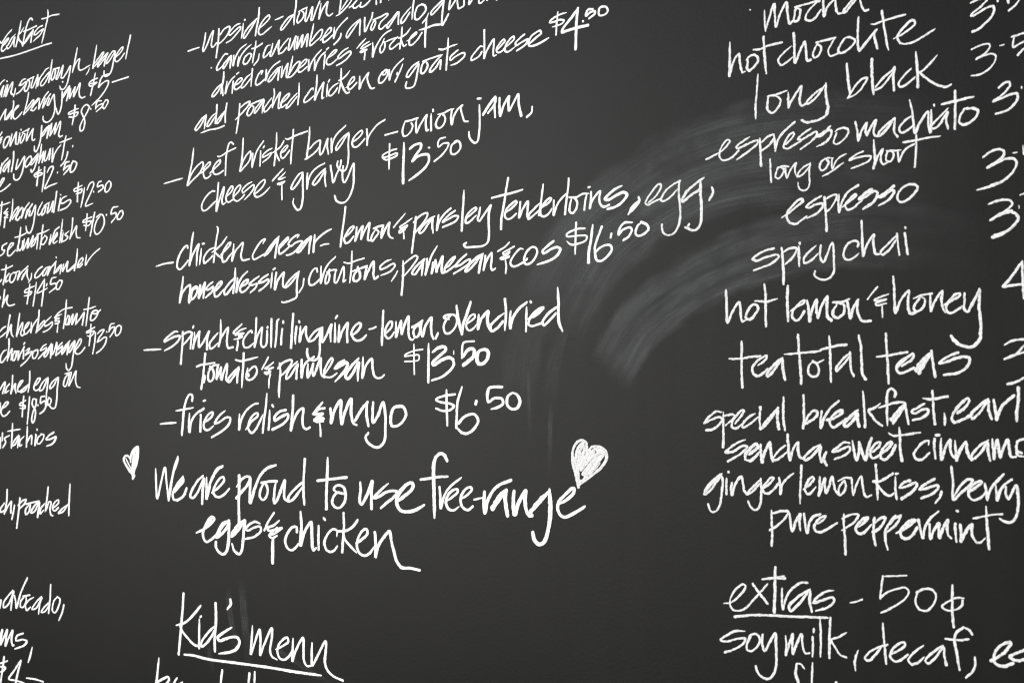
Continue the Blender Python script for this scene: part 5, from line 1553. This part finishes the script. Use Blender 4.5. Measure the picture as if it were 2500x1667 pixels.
195 176 31210 15416 31292 15480 31313 15525 31283 15534 31212 15480 31170 15398 31199 15335 31249 15344 31320 15390
229 208 31330 15399 31420 15453 31471 15525 31452 15534 31371 15480 31320 15399 31319 15336 31368 15318 31448 15372 31519 15489
214 196 31573 15703 31580 15578 31582 15444 31599 15306
214 196 31439 15637 31493 15610 31620 15618 31843 15648
word|cinnamo
186 172 31954 15507 31959 15546 31917 15546 31829 15480 31760 15383 31788 15330 31854 15321 31912 15357 31961 15401
206 192 32031 15568 32028 15454 32040 15340
206 192 32055 15616 32093 15616
204 191 32115 15568 32108 15445 32114 15323 32159 15446 32227 15559 32229 15454 32250 15376 32277 15350
201 190 32291 15541 32298 15428 32304 15316 32353 15437 32429 15532 32436 15455 32461 15369 32496 15326
197 188 32700 15549 32591 15481 32497 15369 32506 15334 32588 15386 32699 15524 32697 15438 32721 15319
193 186 32754 15558 32760 15447 32770 15336 32786 15455 32816 15557 32831 15464 32846 15354 32883 15456 32939 15557 32954 15464 32977 15363 33030 15363
190 184 33132 15565 33060 15540 33041 15456 33056 15380 33126 15364
190 184 33066 15422 33100 15406
L ginger_line
word|ginger
292 240 28937 15102 28841 15022 28732 14931 28658 14840
218 180 28913 15102 28769 14991 28671 14880 28670 14831 28767 14892 28949 15073 28959 14955 28938 14818 28908 14680 28836 14599 28764 14606 28722 14694
215 179 29026 15045 29020 14937 29021 14839
215 179 29056 15137 29060 15133
255 213 29112 14987 29100 14909 29110 14831 29159 14959 29265 15078 29287 14981 29309 14894 29343 14847 29389 14857
209 176 29563 15044 29470 14965 29378 14886 29343 14847 29412 14868 29562 14996
208 176 29567 15053 29572 14929 29570 14795 29534 14679 29484 14639 29409 14675 29371 14751
205 174 29629 14939 29731 15018 29766 15066 29732 15075 29652 15007 29595 14929 29617 14872 29673 14864 29763 14914 29831 14991
202 173 29850 15067 29864 14973 29869 14863 29898 14983 29976 15069 30065 15127
word|lemon
211 183 30186 15232 30172 15035 30159 14866 30157 14753
222 193 30214 14933 30301 14991 30367 15066 30346 15090 30280 15037 30236 14942 30256 14877 30310 14879 30386 14955
218 192 30452 15086 30450 14965 30437 14854 30482 14966 30526 15078 30524 14986 30544 14893 30588 14987 30632 15098 30651 15006 30681 14915 30732 14870
189 168 30797 15046 30734 14971 30722 14907 30742 14870 30795 14908 30827 14991 30808 15046
189 168 30725 15045 30819 15086 30901 15084
186 166 30911 15066 30915 14975 30928 14875 30971 14994 31044 15105 31059 14996 31081 14897 31110 14852 31177 14875
word|kiss,
207 187 31244 15252 31255 15078 31264 14834
206 186 31473 15144 31386 15096 31289 15047 31210 15046
205 186 31245 15031 31313 14945 31381 14892 31433 14877 31485 14910
203 185 31506 15098 31504 14973 31518 14841
203 185 31516 15145 31538 15148
200 184 31701 15065 31625 15045 31564 14982 31640 14991 31776 15040 31792 15010 31723 14931 31586 14842
196 182 32019 15090 31927 15043 31825 14964 31875 14965 32058 15015 32065 14984 31990 14914 31848 14857
182 170 32105 14939 32087 14878 32028 14808
word|berry
201 189 32239 15238 32254 15064 32254 14852 32348 14930 32462 15022 32495 15083 32448 15097 32350 15020 32267 14898
198 188 32468 14955 32548 15009 32613 15063 32597 15073 32526 15046 32452 14962 32458 14887 32505 14851 32584 14875 32648 14929
195 186 32651 15041 32668 14952 32678 14863 32712 14968 32776 15058 32879 15156
193 185 32783 15021 32789 14940 32799 14859 32836 14971 32899 15046 32974 15099
191 184 32906 15009 32904 14928 32933 14877 32973 14944 33028 15033 33048 14931 33045 14785 33019 14681 32964 14613 32888 14611 32827 14645
L peppermint_line
word|pure
232 197 29725 14637 29725 14494 29728 14361 29721 14190
203 173 29725 14599 29870 14641 29980 14635 29935 14558 29823 14460 29699 14388
226 194 30002 14608 30011 14505 30037 14393 30087 14507 30159 14613 30142 14509 30155 14407
222 193 30215 14615 30228 14494 30254 14374 30293 14515 30358 14592 30450 14617
219 191 30420 14501 30506 14560 30528 14597 30496 14593 30411 14538 30356 14443 30397 14398 30472 14401 30578 14452 30688 14515
word|peppermint
214 189 30789 14624 30787 14496 30800 14296 30805 14133
188 167 30768 14578 30892 14628 30994 14631 30931 14538 30848 14481 30765 14432
222 198 31005 14486 31104 14569 31122 14601 31078 14592 30988 14517 30951 14452 30985 14406 31057 14409 31164 14508
219 197 31215 14597 31202 14478 31205 14352 31221 14267
218 197 31226 14542 31297 14599 31358 14609 31339 14546 31268 14465 31189 14423
240 217 31565 14640 31478 14598 31390 14501 31358 14422 31361 14328 31385 14228
239 217 31564 14624 31511 14537 31389 14439
239 217 31496 14630 31426 14549
212 194 31509 14428 31612 14479 31732 14561 31758 14592 31716 14594 31613 14525 31561 14446 31576 14384 31644 14364 31729 14422 31781 14501
236 215 31733 14584 31630 14526 31578 14462
208 192 31800 14594 31823 14487 31853 14381 31881 14505 31950 14614 32059 14702
205 191 31945 14546 31946 14462 31953 14378 31996 14479 32064 14565 32062 14482 32068 14391 32111 14499 32179 14607 32169 14516 32183 14426 32214 14397
202 189 32272 14565 32272 14460 32283 14362
201 189 32298 14720 32307 14717
221 209 32335 14553 32344 14463 32342 14365 32401 14480 32482 14566 32473 14498 32487 14424 32532 14359
175 166 32524 14359 32579 14361 32632 14408
195 186 32657 14773 32663 14595 32675 14447 32682 14292
141 135 32500 14638 32610 14660 32720 14686 32852 14698
L extras_heading
word|extras
183 152 28965 13385 29070 13403 29176 13478 29281 13582 29305 13641 29259 13657 29142 13572 29071 13471 29058 13373 29115 13310 29208 13308 29324 13364 29440 13478 29646 13682
248 209 29424 13672 29487 13596 29642 13436
244 207 29770 13908 29761 13633 29747 13331
244 207 29579 13745 29736 13768 29913 13775
243 207 29669 13760 29803 13778 29892 13802
200 171 29872 13641 29865 13509 29881 13379 29932 13533 30021 13651 30152 13735 30249 13741
236 204 30280 13660 30128 13566 29974 13424 29994 13369 30126 13472 30280 13641 30278 13521 30307 13385
192 168 30618 13670 30513 13648 30385 13565 30331 13497 30448 13533 30616 13582 30636 13547 30551 13459 30371 13399
underline|
228 194 29133 13225 29414 13267 29684 13285 30015 13296 30317 13315 30528 13320
dash|
173 154 30863 13537 30945 13555 31022 13585
price|50¢
143 130 31626 13919 31470 13904 31312 13890
181 163 31312 13890 31290 13755 31271 13621
155 140 31271 13621 31348 13688 31506 13752 31622 13769 31656 13727 31600 13636 31442 13527 31283 13444
173 159 31765 13718 31738 13611 31789 13528 31884 13517 31980 13612 32010 13700 31965 13766 31871 13777 31756 13726
146 136 32355 13699 32278 13699 32167 13651 32082 13585 32127 13545 32238 13554 32331 13612 32342 13673
191 178 32219 13839 32212 13629 32214 13475 32226 13356
L soy_milk_line
word|soymilk
212 176 29278 13045 29135 13033 28994 12962 28904 12896 28993 12885 29180 12941 29295 12951 29271 12892 29132 12802 28968 12738
208 174 29375 12978 29317 12877 29321 12811 29384 12798 29487 12874 29518 12972 29467 13024 29387 13007 29336 12936
218 184 29568 13024 29556 12919 29588 12818 29679 12949 29759 13060 29767 12901 29769 12714 29740 12561 29650 12467 29538 12483 29471 12551 29454 12606
198 170 29913 13036 29922 12916 29915 12803 29966 12938 30022 13074 30013 12924 30018 12823 30074 12949 30152 13085 30161 12957 30202 12850 30262 12856
194 168 30312 13063 30315 12953 30308 12824
194 168 30331 13166 30330 13129
219 190 30426 13284 30433 13055 30425 12835
216 189 30574 13324 30555 13067 30552 12830
176 155 30794 13161 30690 13097 30586 13051 30636 12965 30707 12881 30789 12857
186 164 30953 12951 30910 12830 30912 12714
word|decaf,
182 163 31354 13066 31215 13012 31094 12938 31049 12871 31092 12848 31194 12930 31285 13045
204 183 31300 13312 31315 13083 31336 12838
189 171 31391 12949 31509 13014 31588 13074 31589 13109 31531 13103 31432 13024 31391 12932 31448 12876 31526 12893 31624 12972
186 170 31827 13096 31721 13017 31632 12912 31670 12864 31756 12890 31833 12958
182 168 32080 13120 31967 13041 31855 12926 31889 12895 31984 12974 32089 13104 32097 13019 32122 12902
223 208 32286 12868 32254 13069 32233 13203 32259 13291 32343 13358
165 155 32343 13358 32415 13339 32450 13287
167 156 32119 13206 32266 13206 32403 13227
165 155 32479 13023 32477 12922 32439 12850 32365 12783
word|es
213 203 32675 13009 32782 13070 32889 13180 32916 13233 32873 13232 32767 13169 32711 13063 32727 12981 32814 12957 32936 13003
210 202 33068 13165 32974 13122 32904 13074 32972 13040 33065 13057
L flavour_line
word|fl
290 248 30098 12452 30057 12577 30070 12689
223 191 30081 12709 30135 12705 30177 12663
220 190 30306 12732 30291 12474
215 188 30642 12531 30646 12514
L wiping_smears
smear|
9856 8215 25756 16952 25881 17441 26209 17912 26728 18477 27598 18954 28624 19298 29639 19379 30738 19277 31831 19019 32868 18655
smear|
5545 4763 26987 16508 27178 16767 27584 17224 28356 17658 29327 17990 30454 18139 31255 18112 32077 17979 32944 17724
smear|
4558 3417 25183 15783 25209 16410 25379 17095 25758 17697 26250 18154 26728 18477
smear|
1622 1226 25878 16084 25920 16636 26101 17120 26408 17591
smear|
1018 601 17813 12867 17903 12344 18041 11905 18080 11310
smear|
787 456 17215 11752 17302 11455 17441 11166
smear|
797 496 18883 11982 19602 11761 20293 11547 21281 11311
smear|
1243 742 18242 13046 18332 12379 18473 11648 18557 11214
smear|
421 311 25421 16654 25437 16030 25470 15409
smear|
491 367 25878 16145 25860 15532 25842 14982"""

# ---------------------------------------------------------------- the chalkboard
board = bpy.data.objects.new('chalkboard', None); C.objects.link(board); board.location = (0, 0, 0)
board['label'] = 'large matt black cafe menu board covered in white hand-chalked writing'
board['category'] = 'chalkboard'
X0, X1, Z0, Z1, TH = -4.6, 0.9, 0.05, 3.05, .018
bm_v = []; bm_f = []
nx, nz = 22, 12
for j in range(nz+1):
    for i in range(nx+1): bm_v.append((X0+(X1-X0)*i/nx, 0.0, Z0+(Z1-Z0)*j/nz))
for j in range(nz):
    for i in range(nx):
        k = j*(nx+1)+i; bm_f.append((k, k+1, k+nx+2, k+nx+1))
k = len(bm_v)
bm_v += [(X0, TH, Z0), (X1, TH, Z0), (X1, TH, Z1), (X0, TH, Z1)]
bm_f.append((k+1, k, k+3, k+2))
fr = (0, nx, (nx+1)*(nz+1)-1, (nx+1)*nz)
for a in range(4):
    b_ = (a+1) % 4; bm_f.append((fr[b_], fr[a], k+a, k+b_))
me = bpy.data.meshes.new('panel'); me.from_pydata(bm_v, [], bm_f); me.materials.append(m_board); me.update()
panel = bpy.data.objects.new('panel', me); C.objects.link(panel); panel.parent = board

groups = []
for row in DATA.split('\n'):
    if row.startswith('L '): groups.append((row[2:], [])); continue
    if '|' in row: k_, t_ = row.split('|'); groups[-1][1].append((k_, t_, [])); continue
    v = list(map(int, row.split()))
    groups[-1][1][-1][2].append((v[0]*1e-5, v[1]*1e-5, [(v[i]*1e-4-4.0, v[i+1]*1e-4) for i in range(2, len(v), 2)]))
for gi, (lname, segs) in enumerate(groups):
    reading = ' '.join(('-' if k_ == 'dash' else t_) for k_, t_, s_ in segs if (t_ and t_ != '~') or k_ == 'dash')
    if lname == 'wiping_smears':
        for i, (k_, t_, st) in enumerate(segs):
            r = Ribbon()
            for j, (rx, rz, pts) in enumerate(st): r.sweep(rx, rz, pts, .00004+.00002*i, lead=(.22, .05, .3, .3)[i] if i < 4 else .25)
            r.build('chalk_smear', m_smear if i < 2 else (m_fade if i < 4 else m_thin), board, ('broad grey arc of wiped chalk dust' if i < 2 else 'thin faint streak of rubbed chalk dust'))
        continue
    if lname.endswith('_heart'):
        part = None
    else:
        part = bpy.data.objects.new('menu_heading' if lname.endswith('_heading') else 'menu_line', None)
        C.objects.link(part); part.parent = board
        part['label'] = 'chalked line whose letter tops alone show under the kids menu heading' if not reading else 'chalked %s reading "%s"' % ('heading' if lname.endswith('_heading') else 'line', reading)
    for si, (k_, t_, st) in enumerate(segs):
        r = Ribbon(); h0 = .00012+.00003*(gi % 4)
        right_side = st[0][2][0][0] > -1.25
        for j, (rx, rz, pts) in enumerate(st):
            r.stroke(rx, rz, pts, h0+.00006*((j+3*si) % 9), rough=.05 if not right_side else .085)
        m = m_dry if (right_side and part is not None) or lname == 'big_heart' else m_chalk
        if part is None:
            r.build('heart_drawing', m, board, 'small chalked heart left of the slogan' if 'small' in lname else 'large scribbled-in chalk heart above the slogan')
        else:
            r.build(k_, m, part, ('tops of chalked letters' if t_ == '~' else 'chalked "%s"' % t_) if t_ else None)
